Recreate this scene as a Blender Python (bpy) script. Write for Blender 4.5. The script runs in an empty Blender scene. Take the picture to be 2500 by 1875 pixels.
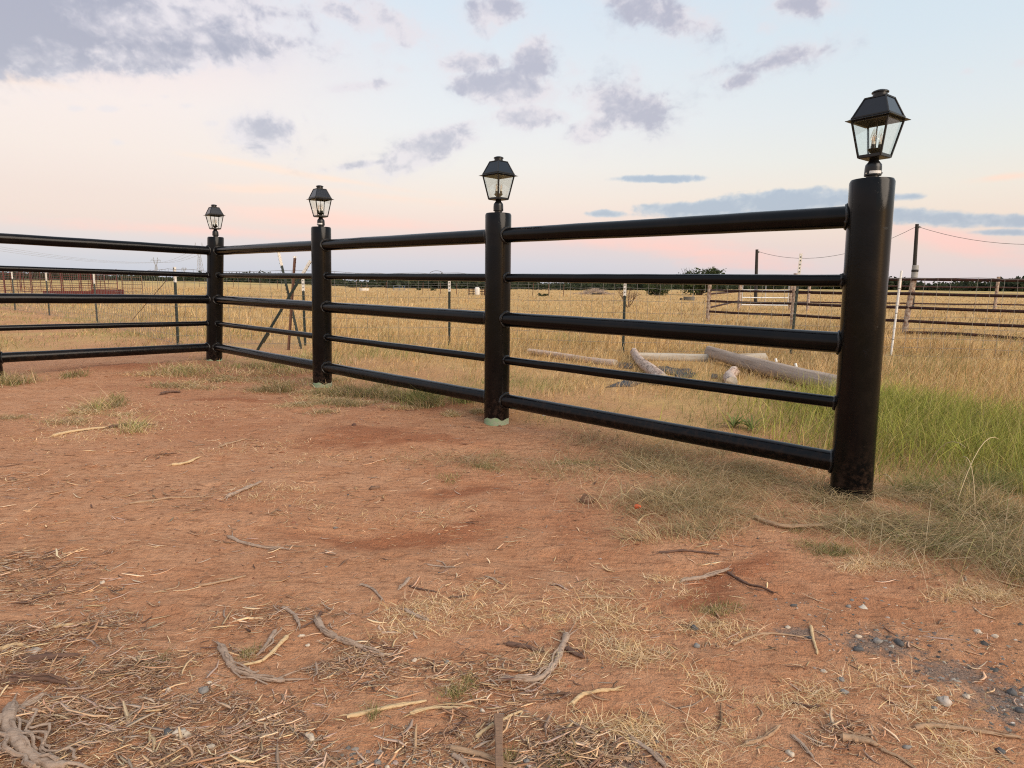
import bpy, math, random
import numpy as np
from mathutils import Matrix, Vector

sc = bpy.context.scene
C = sc.collection
rng = np.random.default_rng(7)
random.seed(7)

# ------------------------------------------------------------------ camera
SW, SH, F = 2500.0, 1875.0, 1540.0          # photograph size and focal length in its pixels
PITCH, ROLL, CAMZ = math.radians(9.058), math.radians(0.7), 1.03
FWD = np.array([0, math.cos(PITCH), -math.sin(PITCH)])
UP0 = np.array([0, math.sin(PITCH), math.cos(PITCH)])
RT0 = np.array([1.0, 0, 0])
RT = math.cos(ROLL) * RT0 + math.sin(ROLL) * UP0
UP = -math.sin(ROLL) * RT0 + math.cos(ROLL) * UP0
cam = bpy.data.cameras.new('camera')
cam.sensor_width = 36.0
cam.lens = F / SW * 36.0
cam.clip_start = 0.05
cam.clip_end = 9000
camo = bpy.data.objects.new('camera', cam)
C.objects.link(camo)
m = Matrix.Identity(4)
for i in range(3):
    m[i][0], m[i][1], m[i][2] = RT[i], UP[i], -FWD[i]
m[2][3] = CAMZ
camo.matrix_world = m
sc.camera = camo


def ray(px, py):
    u, v = (px - SW / 2) / F, -(py - SH / 2) / F
    return FWD + u * RT + v * UP


def azel(px, py):
    d = ray(px, py)
    d = d / np.linalg.norm(d)
    return math.degrees(math.atan2(d[0], d[1])), math.degrees(math.asin(d[2]))


def G(px, py, z=0.0):
    """point of the level z seen at a place of the photograph"""
    d = ray(px, py)
    t = (z - CAMZ) / d[2]
    return np.array([d[0] * t, d[1] * t])


def at_dist(px, py, y):
    d = ray(px, py)
    t = y / d[1]
    return np.array([d[0] * t, y, CAMZ + d[2] * t])


def project(P):
    q = P - np.array([0, 0, CAMZ])
    z = q @ FWD
    return np.stack([SW / 2 + F * (q @ RT) / z, SH / 2 - F * (q @ UP) / z], -1)


# ------------------------------------------------------------------ sky, sun, exposure
def lin(r, g, b):
    f = lambda c: (c / 255 / 12.92) if c / 255 <= 0.04045 else ((c / 255 + 0.055) / 1.055) ** 2.4
    return (f(r), f(g), f(b))


ENVROT = math.radians(-90)
SUN_AZ, SUN_EL = 135.0, 32.0                # clockwise from the view direction, low behind the camera's right
world = bpy.data.worlds.new('World')
sc.world = world
world.use_nodes = True
NT = world.node_tree
NT.nodes.clear()


class NB:
    """small helper for wiring node trees"""
    def __init__(s, nt): s.nt = nt
    def n(s, t, **k):
        x = s.nt.nodes.new(t)
        for a, b in k.items(): setattr(x, a, b)
        return x
    def put(s, sock, v):
        if hasattr(v, 'is_linked') or isinstance(v, bpy.types.NodeSocket): s.nt.links.new(v, sock)
        else: sock.default_value = v
    def math(s, op, a, b=0.0, c=None, clamp=False):
        x = s.n('ShaderNodeMath', operation=op, use_clamp=clamp)
        s.put(x.inputs[0], a); s.put(x.inputs[1], b)
        if c is not None: s.put(x.inputs[2], c)
        return x.outputs[0]
    def mix(s, f, a, b, mode='MIX'):
        x = s.n('ShaderNodeMix', data_type='RGBA', blend_type=mode)
        s.put(x.inputs[0], f)
        s.put(x.inputs[6], a if not isinstance(a, tuple) else (*a[:3], 1))
        s.put(x.inputs[7], b if not isinstance(b, tuple) else (*b[:3], 1))
        return x.outputs[2]
    def ramp(s, f, pts, interp='LINEAR'):
        x = s.n('ShaderNodeValToRGB')
        x.color_ramp.interpolation = interp
        e = x.color_ramp.elements
        while len(e) < len(pts): e.new(0.5)
        for q, (p, c) in zip(e, pts):
            q.position = p
            q.color = (*c, 1) if isinstance(c, tuple) else (c, c, c, 1)
        s.put(x.inputs[0], f)
        return x.outputs[0]
    def mapr(s, v, a, b, c=0.0, d=1.0, smooth=False):
        x = s.n('ShaderNodeMapRange')
        if smooth: x.interpolation_type = 'SMOOTHSTEP'
        s.put(x.inputs[0], v)
        for i, k in enumerate((a, b, c, d)): s.put(x.inputs[i + 1], k)
        return x.outputs[0]
    def noise(s, vec, scale, detail=4.0, rough=0.55, dist=0.0, out=0):
        x = s.n('ShaderNodeTexNoise')
        if vec is not None: s.put(x.inputs['Vector'], vec)
        x.inputs['Scale'].default_value = scale
        x.inputs['Detail'].default_value = detail
        x.inputs['Roughness'].default_value = rough
        x.inputs['Distortion'].default_value = dist
        return x.outputs[out]


def _h(ix, iy, s):
    n = (ix.astype(np.int64) * 374761393 + iy.astype(np.int64) * 668265263 + s * 974634777) & 0x7fffffff
    n = ((n ^ (n >> 13)) * 1274126177) & 0x7fffffff
    return ((n ^ (n >> 16)) & 0xffff) / 65535.0


def vn(x, y, s=0):
    x = np.asarray(x, float); y = np.asarray(y, float)
    ix, iy = np.floor(x), np.floor(y)
    fx, fy = x - ix, y - iy
    fx = fx * fx * (3 - 2 * fx); fy = fy * fy * (3 - 2 * fy)
    a, b = _h(ix, iy, s), _h(ix + 1, iy, s)
    c, d = _h(ix, iy + 1, s), _h(ix + 1, iy + 1, s)
    return (a + (b - a) * fx) * (1 - fy) + (c + (d - c) * fx) * fy - 0.5


def fbm(x, y, s=0, o=4):
    r, a = 0, 1.0
    for k in range(o):
        r = r + a * vn(x * 2 ** k + 17.3 * k, y * 2 ** k - 9.1 * k, s + k)
        a *= 0.5
    return r


CA = [(250, 45, 500, 120, 0, 1.25), (60, 100, 300, 85, 0, 1.2), (540, 105, 240, 60, 8, 1.1), (350, 140, 230, 42),
      (850, 35, 90, 28, 20, .7), (960, 55, 110, 38, 25, .8), (1215, 25, 60, 45, 0, .8), (1195, 72, 42, 26, 0, .7),
      (820, 120, 42, 24, -30, .7), (1150, 152, 75, 24, 0, .8), (865, 212, 75, 13, -5, .7), (980, 165, 35, 16, 0, .5),
      (1235, 215, 115, 42, 0), (1300, 150, 50, 62, 0, .9), (1285, 285, 70, 28, 0, .9), (1345, 240, 45, 50, 0, .6),
      (1370, 285, 36, 20), (1520, 255, 110, 60, 10), (1445, 315, 60, 40, -25), (1545, 195, 42, 48, 0, .8),
      (1620, 38, 120, 45, 15, .7), (1885, 150, 115, 30, -12, .75), (1810, 195, 52, 22, -15, .8),
      (650, 322, 90, 55, 0, 1.05), (1035, 363, 140, 40, -20, 1.1), (920, 397, 110, 11, -8, .8), (1150, 303, 28, 16),
      (175, 195, 30, 10, 0, .7), (190, 264, 30, 9, 0, .7), (264, 266, 38, 9, 0, .7), (350, 258, 26, 7, 0, .6), (400, 236, 20, 7, 0, .6),
      (455, 258, 24, 8, 0, .5), (520, 301, 28, 9, 0, .7), (742, 285, 15, 30, -20, .6), (288, 348, 18, 9, 0, .6),
      (1950, 15, 70, 24, 0, .5), (1400, 170, 45, 30, 0, .5), (1870, 70, 35, 22, 0, .5), (2490, 152, 22, 16, 0, .7), (2360, 175, 20, 9, 0, .5),
      (930, 110, 40, 20, 0, .5), (725, 388, 20, 6, 0, .5)]
CB = [(1605, 436, 100, 9, 0), (1480, 523, 50, 9), (1720, 508, 170, 18, -3), (1940, 492, 190, 26, -3), (1870, 525, 330, 12, 0, .8),
      (2175, 480, 70, 10, 0, .8), (2320, 532, 230, 22, 2), (2460, 567, 80, 9), (2500, 540, 150, 18)]
CC = [(1640, 606, 280, 30, 6, 1.0), (1450, 590, 220, 22, 6, .8), (2330, 590, 170, 28, 14, 1.0), (2260, 565, 130, 18, 8, .9),
      (800, 435, 300, 9, 9, .9), (640, 462, 200, 14, 0, .8), (790, 532, 290, 24, 4, 1.0), (900, 475, 230, 10, 6, .6),
      (2450, 432, 70, 9, -8, .8), (0, 180, 120, 45, 0, .6), (450, 560, 300, 12, 3, .5)]

def ramp_np(e, rows):
    xs = [r[0] for r in rows]
    return np.stack([np.interp(e, xs, [r[1][k] for r in rows]) for k in range(3)], -1).astype(np.float32)


def sst(v, a, b):
    t = np.clip((v - a) / (b - a), 0, 1)
    return t * t * (3 - 2 * t)


def rfbm(x, y, s, o, gain=.55):
    r, a, tot = 0, 1.0, 0
    for k in range(o):
        r = r + a * vn(x, y, s + k); tot += a
        x, y = 1.93 * (x * .8 - y * .6) + 11.7, 1.93 * (x * .6 + y * .8) - 5.3
        a *= gain
    return r / tot


LEFT = [(-90, (202, 208, 221)), (0, (202, 208, 221)), (1.5, (206, 210, 221)), (3.0, (217, 211, 218)), (4.6, (231, 211, 208)), (6.5, (233, 213, 209)), (9.5, (239, 222, 216)),
        (13, (243, 227, 222)), (16.5, (246, 223, 219)), (19, (236, 223, 226)), (23, (222, 224, 232)), (30, (206, 218, 232)), (90, (196, 211, 230))]
MID = [(-90, (205, 209, 221)), (0, (205, 209, 221)), (1.8, (211, 211, 222)), (3.4, (224, 208, 213)), (5.0, (237, 213, 209)), (7.0, (239, 222, 214)), (10, (236, 230, 226)), (13, (231, 231, 233)), (17, (224, 229, 235)),
       (22, (214, 225, 236)), (30, (203, 218, 233)), (90, (196, 211, 230))]
RIGHT = [(-90, (220, 212, 216)), (0, (220, 212, 216)), (1.5, (225, 213, 214)), (3.2, (231, 212, 208)), (5.2, (238, 219, 208)), (7.6, (237, 227, 217)), (10, (230, 230, 226)), (13, (224, 229, 232)), (18, (214, 226, 235)),
         (24, (207, 222, 234)), (30, (200, 217, 232)), (90, (196, 211, 230))]


def cloud_mask(lst, az, el):
    acc = np.full(az.shape, -9.0)
    for c in lst:
        cx, cy, rx, ry = c[:4]
        rot = c[4] if len(c) > 4 else 0
        wgt = c[5] if len(c) > 5 else 1.0
        a0, e0 = azel(cx, cy)
        ax, ex = azel(cx + 10, cy)
        ay, ey = azel(cx, cy - 10)
        kx, ky = math.hypot(ax - a0, ex - e0) / 10, (ey - e0) / 10
        th = math.radians(-rot) + math.atan2(ex - e0, ax - a0)
        cs, sn = math.cos(th), math.sin(th)
        u = (cs * (az - a0) + sn * (el - e0)) / (rx * kx)
        v = (-sn * (az - a0) + cs * (el - e0)) / (ry * ky)
        acc = np.maximum(acc, wgt * (1.2 - np.sqrt(u * u + v * v)))
    return acc


def sky_colour(az, el):
    """sky of the evening by direction (degrees clockwise from the view, degrees up), sRGB 0..255"""
    t1, t2 = sst(az, -34, -4)[..., None], sst(az, 2, 32)[..., None]
    col = ramp_np(el, LEFT) * (1 - t1) + ramp_np(el, MID) * t1
    col = col * (1 - t2) + ramp_np(el, RIGHT) * t2
    # domain warp makes torn cloud edges
    wx, wy = rfbm(az * .30, el * .45, 5, 4), rfbm(az * .30 + 40, el * .45 - 7, 9, 4)
    X, Y = az + wx * 1.5, el * 1.35 + wy * 1.3
    big, fin = rfbm(X * .26, Y * .26, 13, 7, .60), rfbm(X * .85, Y * .85, 23, 6, .66)
    n = big * 1.0 + fin * .75
    st = rfbm(az * .05 + wx * .3, el * .75 + wy * .6, 33, 6, .58)
    mC = cloud_mask(CC, az, el) + st * 1.6 + fin * .5
    aC = (sst(mC, -.25, 1.15) * .85)[..., None]
    cc = np.array([252, 205, 200.]) + (np.array([253, 222, 203.]) - np.array([252, 205, 200.])) * sst(el, 4, 9)[..., None]
    col = col * (1 - aC) + cc * aC
    mB = cloud_mask(CB, az, el) + (st * .9 + n * 1.1)
    aB = (sst(mB, .0, .5) * .9)[..., None]
    cb = np.array([186, 196, 212.]) + np.array([-20, -16, -10.]) * sst(mB + fin, .2, .9)[..., None]
    col = col * (1 - aB) + cb * aB
    stray = sst(rfbm(az * .045, el * .07, 43, 2) + n * .35, .10, .34) * .75 * np.maximum(sst(el, 24, 31), sst(np.abs(az), 46, 58))
    mk = cloud_mask([c for c in CA if c[2] >= 46], az, el)
    ms = cloud_mask([c for c in CA if c[2] < 46], az, el)
    mA = mk * 1.1 + n * 1.15 + .12
    veil = sst(mk + n * 1.8, -.8, .7) * .34
    scrap = sst(ms * 1.1 + n * 1.4, .0, .9) * .62
    aA = np.maximum(np.maximum(sst(mA, -.08, .70) * .92, scrap), np.maximum(stray, veil))[..., None]
    # thick undersides darker, thin tops and torn edges paler
    soft = rfbm(az * .16 + 3, el * .34, 63, 3)
    up = rfbm(X * .26, (Y + 1.3) * .26, 13, 6, .60)
    dn = sst(np.minimum(mA, 1.0) * .62 + big * .6 + fin * .9 + soft * 1.5 + (up - big) * 1.3, .05, .95)[..., None]
    bank = sst(cloud_mask(CA[:4], az, el), .1, .8)[..., None]
    dk = np.array([180, 178, 194.]) * (1 - bank) + np.array([163, 162, 180.]) * bank
    ca = np.array([228, 220, 225.]) + (dk - np.array([228, 220, 225.])) * dn
    return np.clip(col * (1 - aA) + ca * aA, 0, 255)


IW, IH = 5120, 2560
img = bpy.data.images.new('evening sky', IW, IH, alpha=False)
buf = np.ones((IH, IW, 4), np.float32)
# coarse everywhere, fine where the picture looks
ys, xs = np.arange(0, IH, 8) + 4, np.arange(0, IW, 8) + 4
AZ, EL = np.meshgrid(((xs / IW) - .5) * 360, ((ys / IH) - .5) * 180)
low = sky_colour(AZ, EL)
buf[..., :3] = np.repeat(np.repeat(low, 8, 0), 8, 1) / 255
c0, c1, r0, r1 = int((.5 - 56 / 360) * IW), int((.5 + 56 / 360) * IW), int((.5 - 3 / 180) * IH), int((.5 + 34 / 180) * IH)
AZ, EL = np.meshgrid(((np.arange(c0, c1) + .5) / IW - .5) * 360, ((np.arange(r0, r1) + .5) / IH - .5) * 180)
fine = sky_colour(AZ, EL)
buf[r0:r1, c0:c1, :3] = (fine + rng.uniform(-.5, .5, fine.shape)) / 255
img.pixels.foreach_set(buf.ravel())
img.update()
del buf, AZ, EL, fine, low
w = NB(NT)
env = w.n('ShaderNodeTexEnvironment')
env.image = img
env.interpolation = 'Linear'
mpv = w.n('ShaderNodeMapping')
mpv.inputs['Rotation'].default_value = (0, 0, ENVROT)
NT.links.new(w.n('ShaderNodeTexCoord').outputs['Generated'], mpv.inputs[0])
NT.links.new(mpv.outputs[0], env.inputs[0])
skyc = env.outputs[0]
# the physical dusk sky adds the sunset glow low behind the camera
ns = w.n('ShaderNodeTexSky', sky_type='NISHITA')
ns.sun_disc = False
ns.sun_elevation = math.radians(4)
ns.sun_rotation = math.radians(SUN_AZ)
ns.dust_density = 2.0
bgA = w.n('ShaderNodeBackground')
NT.links.new(skyc, bgA.inputs[0]); bgA.inputs[1].default_value = 0.97
bgN = w.n('ShaderNodeBackground')
NT.links.new(ns.outputs[0], bgN.inputs[0]); bgN.inputs[1].default_value = 0.05
addS = w.n('ShaderNodeAddShader')
NT.links.new(bgA.outputs[0], addS.inputs[0]); NT.links.new(bgN.outputs[0], addS.inputs[1])
wo = w.n('ShaderNodeOutputWorld')
NT.links.new(addS.outputs[0], wo.inputs[0])
try:
    world.cycles.sampling_method = 'MANUAL'; world.cycles.sample_map_resolution = 512
except Exception: pass

sun = bpy.data.lights.new('sun', 'SUN')
sun.energy = 3.4
sun.angle = math.radians(45)
sun.color = (1.0, 0.84, 0.68)
suno = bpy.data.objects.new('sun', sun)
C.objects.link(suno)
_a, _e = math.radians(SUN_AZ), math.radians(SUN_EL)
suno.rotation_euler = Vector((math.sin(_a) * math.cos(_e), math.cos(_a) * math.cos(_e), math.sin(_e))).to_track_quat('Z', 'Y').to_euler()
suno.location = (6, -6, 12)
sc.view_settings.view_transform = 'Standard'
sc.view_settings.look = 'None'
sc.view_settings.exposure = 0.0
sc.view_settings.gamma = 1.0
sc.cycles.use_denoising = False
sc.cycles.pixel_filter_type = 'BLACKMAN_HARRIS'
sc.cycles.filter_width = 1.15
sc.cycles.max_bounces = 6
sc.cycles.diffuse_bounces = 3
sc.cycles.glossy_bounces = 3
sc.cycles.use_adaptive_sampling = True
sc.cycles.adaptive_threshold = 0.015
sc.cycles.transparent_max_bounces = 24
sc.cycles.caustics_reflective = False
sc.cycles.caustics_refractive = False


# ------------------------------------------------------------------ numpy noise and terrain height
MOUNDS = []   # loose red soil: centre, radii, height


def px_ell(cx, cy, rx, ry):
    c = G(cx, cy)
    wx = rx * np.linalg.norm([c[1], CAMZ]) / F
    a, b = G(cx, cy + ry * 0.8), G(cx, cy - ry * 0.8)
    return c, wx, abs(b[1] - a[1]) / 2 + 0.02


for q in [(880, 1065, 260, 40, .05), (300, 905, 190, 22, .04), (1230, 1000, 230, 30, .035), (1050, 1085, 160, 26, .03),
          (560, 975, 90, 14, .02), (1150, 1180, 200, 22, -.015), (1000, 1300, 260, 30, -.012), (1620, 1230, 120, 30, .02), (1750, 1400, 160, 30, -.01)]:
    MOUNDS.append((*px_ell(*q[:4]), q[4]))


def mound_mask(x, y):
    r = np.zeros_like(x)
    x, y = x + .42 * fbm(x / .55, y / .55, 131, 4), y + .42 * fbm(x / .55 + 9, y / .55, 141, 4)
    for c, rx, ry, hh in MOUNDS:
        r = np.maximum(r, np.exp(-(((x - c[0]) / rx) ** 2 + ((y - c[1]) / ry) ** 2) * 1.6))
    return r


def dints(x, y):
    """shallow hoof and boot dints with raised rims"""
    z = np.zeros_like(x)
    cs = .36
    ix, iy = np.floor(x / cs), np.floor(y / cs)
    for a in (-1, 0, 1):
        for b in (-1, 0, 1):
            cx, cy = ix + a, iy + b
            px_, py_ = (cx + _h(cx, cy, 201)) * cs, (cy + _h(cx, cy, 202)) * cs
            r = .03 + .03 * _h(cx, cy, 203)
            d2 = ((x - px_) ** 2 + ((y - py_) * 1.25) ** 2) / r ** 2
            z = z + (_h(cx, cy, 204) < .55) * (-.011 * np.exp(-d2) + .006 * np.exp(-(np.sqrt(d2) - 1.5) ** 2 * 4))
    return z


def hz(x, y):
    x = np.asarray(x, float); y = np.asarray(y, float)
    d = np.hypot(x, y)
    near = np.clip((16 - d) / 8, 0, 1)
    z = 0.035 * fbm(x / 1.9, y / 1.9, 3, 3) + 0.016 * near * fbm(x / .42, y / .42, 11, 3) + 0.007 * near * fbm(x / .09, y / .09, 21, 3) * (1 + mound_mask(x, y))
    for c, rx, ry, hh in MOUNDS:
        z = z + hh * np.exp(-(((x - c[0]) / rx) ** 2 + ((y - c[1]) / ry) ** 2) * 1.6)
    # two shallow wheel ruts sweeping across the yard
    for off in (0.0, 1.5):
        u = (y - 2.2 - off) + 0.28 * (x - 0.4) + 0.06 * (x - .4) ** 2
        z = z - 0.018 * near * np.exp(-(u / 0.13) ** 2) * np.clip(1.2 - np.abs(x) / 3, 0, 1)
    z = z + dints(x, y) * near
    far = np.clip((d - 60) / 100, 0, 1)
    return z + far * 0.35 * fbm(x / 90, y / 90, 31, 2)


# the bare yard: outline on the ground
YARD_PX = [(-700, 856), (-300, 858), (0, 860), (250, 862), (450, 860), (505, 872), (590, 884), (760, 914), (850, 935), (960, 952), (1100, 980),
           (1190, 996), (1290, 1002), (1420, 1026), (1480, 1052), (1660, 1092), (1880, 1135), (2030, 1200), (2150, 1232), (2320, 1290),
           (2500, 1400), (2850, 1600), (3300, 2300), (3300, 4200), (-1500, 4200), (-2600, 2000), (-2000, 1000)]
YARD = np.array([G(*p) for p in YARD_PX])


def in_poly(x, y, P):
    ins = np.zeros(x.shape, bool)
    n = len(P)
    for i in range(n):
        x0, y0 = P[i]; x1, y1 = P[(i + 1) % n]
        if y0 == y1: continue
        c = ((y0 > y) != (y1 > y)) & (x < (x1 - x0) * (y - y0) / (y1 - y0) + x0)
        ins ^= c
    return ins


def edge_dist(x, y, P):
    d = np.full(x.shape, 1e9)
    n = len(P)
    for i in range(n):
        a, b = P[i], P[(i + 1) % n]
        ab = b - a
        t = np.clip(((x - a[0]) * ab[0] + (y - a[1]) * ab[1]) / (ab @ ab), 0, 1)
        d = np.minimum(d, np.hypot(x - a[0] - t * ab[0], y - a[1] - t * ab[1]))
    return d


def yard_mask(x, y):
    """1 in the bare yard, 0 in the field, wavering edge"""
    xx = x + 0.55 * fbm(x / .8, y / .8, 41, 3)
    yy = y + 0.55 * fbm(x / .8, y / .8, 51, 3)
    s = np.where(in_poly(xx, yy, YARD), 1, -1) * edge_dist(xx, yy, YARD)
    return np.clip(0.5 + s / 0.5, 0, 1)


# ------------------------------------------------------------------ mesh helpers
MATS = {}


def new_mat(name):
    mt = bpy.data.materials.new(name)
    mt.use_nodes = True
    mt.node_tree.nodes.clear()
    MATS[name] = mt
    nb = NB(mt.node_tree)
    out = nb.n('ShaderNodeOutputMaterial')
    return mt, nb, out


def principled(nb, out, col=None, rough=.6, metal=0.0, spec=0.5, normal=None):
    p = nb.n('ShaderNodeBsdfPrincipled')
    if col is not None:
        nb.put(p.inputs['Base Color'], (*col, 1) if isinstance(col, tuple) else col)
    nb.put(p.inputs['Roughness'], rough)
    p.inputs['Metallic'].default_value = metal
    p.inputs['Specular IOR Level'].default_value = spec
    if normal is not None: nb.nt.links.new(normal, p.inputs['Normal'])
    nb.nt.links.new(p.outputs[0], out.inputs[0])
    return p


def bump(nb, h, strength=.5, dist=.01):
    b = nb.n('ShaderNodeBump')
    b.inputs['Strength'].default_value = strength
    b.inputs['Distance'].default_value = dist
    nb.put(b.inputs['Height'], h)
    return b.outputs[0]


def np_mesh(name, V, Fc, mat, col=None, smooth=False, parent=None):
    """one mesh from arrays; Fc is (n,k) all faces the same size, or a list of such arrays"""
    if not isinstance(Fc, list): Fc = [Fc]
    me = bpy.data.meshes.new(name)
    V = np.ascontiguousarray(V, np.float32)
    me.vertices.add(len(V))
    me.vertices.foreach_set('co', V.ravel())
    tot = np.concatenate([np.full(len(f), f.shape[1], np.int32) for f in Fc])
    idx = np.concatenate([f.ravel() for f in Fc]).astype(np.int32)
    me.loops.add(len(idx)); me.loops.foreach_set('vertex_index', idx)
    me.polygons.add(len(tot))
    st = np.concatenate([[0], np.cumsum(tot)[:-1]]).astype(np.int32)
    me.polygons.foreach_set('loop_start', st)
    me.polygons.foreach_set('loop_total', tot)
    if smooth: me.polygons.foreach_set('use_smooth', np.ones(len(tot), bool))
    if col is not None:
        at = me.color_attributes.new('Col', 'FLOAT_COLOR', 'POINT')
        c4 = np.ones((len(V), 4), np.float32); c4[:, :3] = col
        at.data.foreach_set('color', c4.ravel())
    me.update(calc_edges=True)
    me.materials.append(mat)
    o = bpy.data.objects.new(name, me)
    C.objects.link(o)
    if parent is not None: o.parent = parent
    return o


class MB:
    def __init__(s): s.v = []; s.f = []
    def add(s, v, f):
        k = len(s.v)
        s.v += [tuple(map(float, p)) for p in v]
        s.f += [tuple(i + k for i in q) for q in f]
        return s
    def box(s, c, d, rot=None):
        x, y, z = d[0] / 2, d[1] / 2, d[2] / 2
        v = [(-x, -y, -z), (x, -y, -z), (x, y, -z), (-x, y, -z), (-x, -y, z), (x, -y, z), (x, y, z), (-x, y, z)]
        if rot is not None: v = [tuple(rot @ Vector(p)) for p in v]
        v = [(p[0] + c[0], p[1] + c[1], p[2] + c[2]) for p in v]
        return s.add(v, [(0, 3, 2, 1), (4, 5, 6, 7), (0, 1, 5, 4), (1, 2, 6, 5), (2, 3, 7, 6), (3, 0, 4, 7)])
    def bar(s, a, b, wd, ht=None):
        """box of section wd x ht from a to b"""
        a, b = Vector(a), Vector(b)
        d = b - a
        q = d.to_track_quat('X', 'Z').to_matrix()
        return s.box((a + b) / 2, (d.length, wd, ht or wd), q)
    def tube(s, pts, rad, n=8, cap=True, jit=0.0, flat=1.0):
        pts = [Vector(p) for p in pts]
        if not hasattr(rad, '__len__'): rad = [rad] * len(pts)
        v, f = [], []
        prev = None
        for i, p in enumerate(pts):
            t = (pts[min(i + 1, len(pts) - 1)] - pts[max(i - 1, 0)]).normalized()
            if prev is None:
                u = t.cross(Vector((0, 0, 1)))
                if u.length < 1e-3: u = t.cross(Vector((0, 1, 0)))
                u.normalize()
            else:
                u = (prev - t * prev.dot(t)).normalized()
            prev = u
            q = t.cross(u)
            for k in range(n):
                a = 2 * math.pi * k / n
                r = rad[i] * (1 + jit * random.uniform(-1, 1))
                v.append(p + u * (r * math.cos(a)) + q * (r * flat * math.sin(a)))
        for i in range(len(pts) - 1):
            for k in range(n):
                f.append((i * n + k, i * n + (k + 1) % n, (i + 1) * n + (k + 1) % n, (i + 1) * n + k))
        if cap:
            f.append(tuple(range(n - 1, -1, -1)))
            f.append(tuple((len(pts) - 1) * n + k for k in range(n)))
        return s.add(v, f)
    def lathe(s, prof, n=24, c=(0, 0, 0)):
        v, f = [], []
        for r, z in prof:
            for k in range(n):
                a = 2 * math.pi * k / n
                v.append((c[0] + r * math.cos(a), c[1] + r * math.sin(a), c[2] + z))
        for i in range(len(prof) - 1):
            for k in range(n):
                f.append((i * n + k, i * n + (k + 1) % n, (i + 1) * n + (k + 1) % n, (i + 1) * n + k))
        f.append(tuple(range(n - 1, -1, -1)))
        f.append(tuple((len(prof) - 1) * n + k for k in range(n)))
        return s.add(v, f)
    def build(s, name, mat, parent=None, smooth=False, loc=None, bevel=0):
        me = bpy.data.meshes.new(name)
        me.from_pydata(s.v, [], s.f)
        me.materials.append(mat)
        if smooth: me.polygons.foreach_set('use_smooth', [True] * len(me.polygons))
        me.update()
        if smooth:
            try: me.set_sharp_from_angle(angle=math.radians(42))
            except Exception: pass
        o = bpy.data.objects.new(name, me)
        C.objects.link(o)
        if parent is not None: o.parent = parent
        if loc is not None: o.location = loc
        if bevel:
            b = o.modifiers.new('bevel', 'BEVEL'); b.width = bevel; b.segments = 2; b.limit_method = 'ANGLE'
        return o


def tag(o, label=None, cat=None, group=None, kind=None):
    if label: o['label'] = label
    if cat: o['category'] = cat
    if group: o['group'] = group
    if kind: o['kind'] = kind
    return o


def empty(name, loc=(0, 0, 0), rz=0.0):
    o = bpy.data.objects.new(name, None)
    C.objects.link(o)
    o.location = loc
    o.rotation_euler = (0, 0, rz)
    o.empty_display_size = .1
    return o


def copy_tree(o, parent=None):
    c = o.copy(); C.objects.link(c); c.parent = parent
    for ch in o.children: copy_tree(ch, c)
    return c


# ------------------------------------------------------------------ materials
def attr_col(nb):
    a = nb.n('ShaderNodeAttribute'); a.attribute_name = 'Col'
    return a.outputs['Color']


def mat_blades():
    mt, nb, out = new_mat('grass blades')
    col = attr_col(nb)
    d = nb.n('ShaderNodeBsdfDiffuse'); nb.nt.links.new(col, d.inputs[0])
    t = nb.n('ShaderNodeBsdfTranslucent'); nb.nt.links.new(col, t.inputs[0])
    ms = nb.n('ShaderNodeMixShader'); ms.inputs[0].default_value = .3
    nb.nt.links.new(d.outputs[0], ms.inputs[1]); nb.nt.links.new(t.outputs[0], ms.inputs[2])
    nb.nt.links.new(ms.outputs[0], out.inputs[0])
    return mt


def mat_attr(name, rough=.85, bscale=220, bstr=.4, bdist=.002, vary=.35):
    mt, nb, out = new_mat(name)
    geo = nb.n('ShaderNodeNewGeometry').outputs['Position']
    n = nb.noise(geo, bscale, 4, .6)
    col = nb.mix(nb.mapr(n, .3, .7, 0, 1), nb.mix(vary, attr_col(nb), (0.01, .008, .006), 'MIX'), attr_col(nb))
    principled(nb, out, col, rough, spec=.25, normal=bump(nb, n, bstr, bdist))
    return mt


def mat_plain(name, col, rough=.6, metal=0.0, spec=.5, nscale=None, vary=.25, bstr=.2, bdist=.002, col2=None):
    mt, nb, out = new_mat(name)
    if nscale:
        geo = nb.n('ShaderNodeTexCoord').outputs['Object']
        n = nb.noise(geo, nscale, 5, .6)
        c2 = col2 or tuple(c * (1 - vary) for c in col)
        cc = nb.mix(nb.mapr(n, .35, .65), (*c2, 1), (*col, 1))
        principled(nb, out, cc, rough, metal, spec, bump(nb, n, bstr, bdist))
    else:
        principled(nb, out, col, rough, metal, spec)
    return mt


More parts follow.
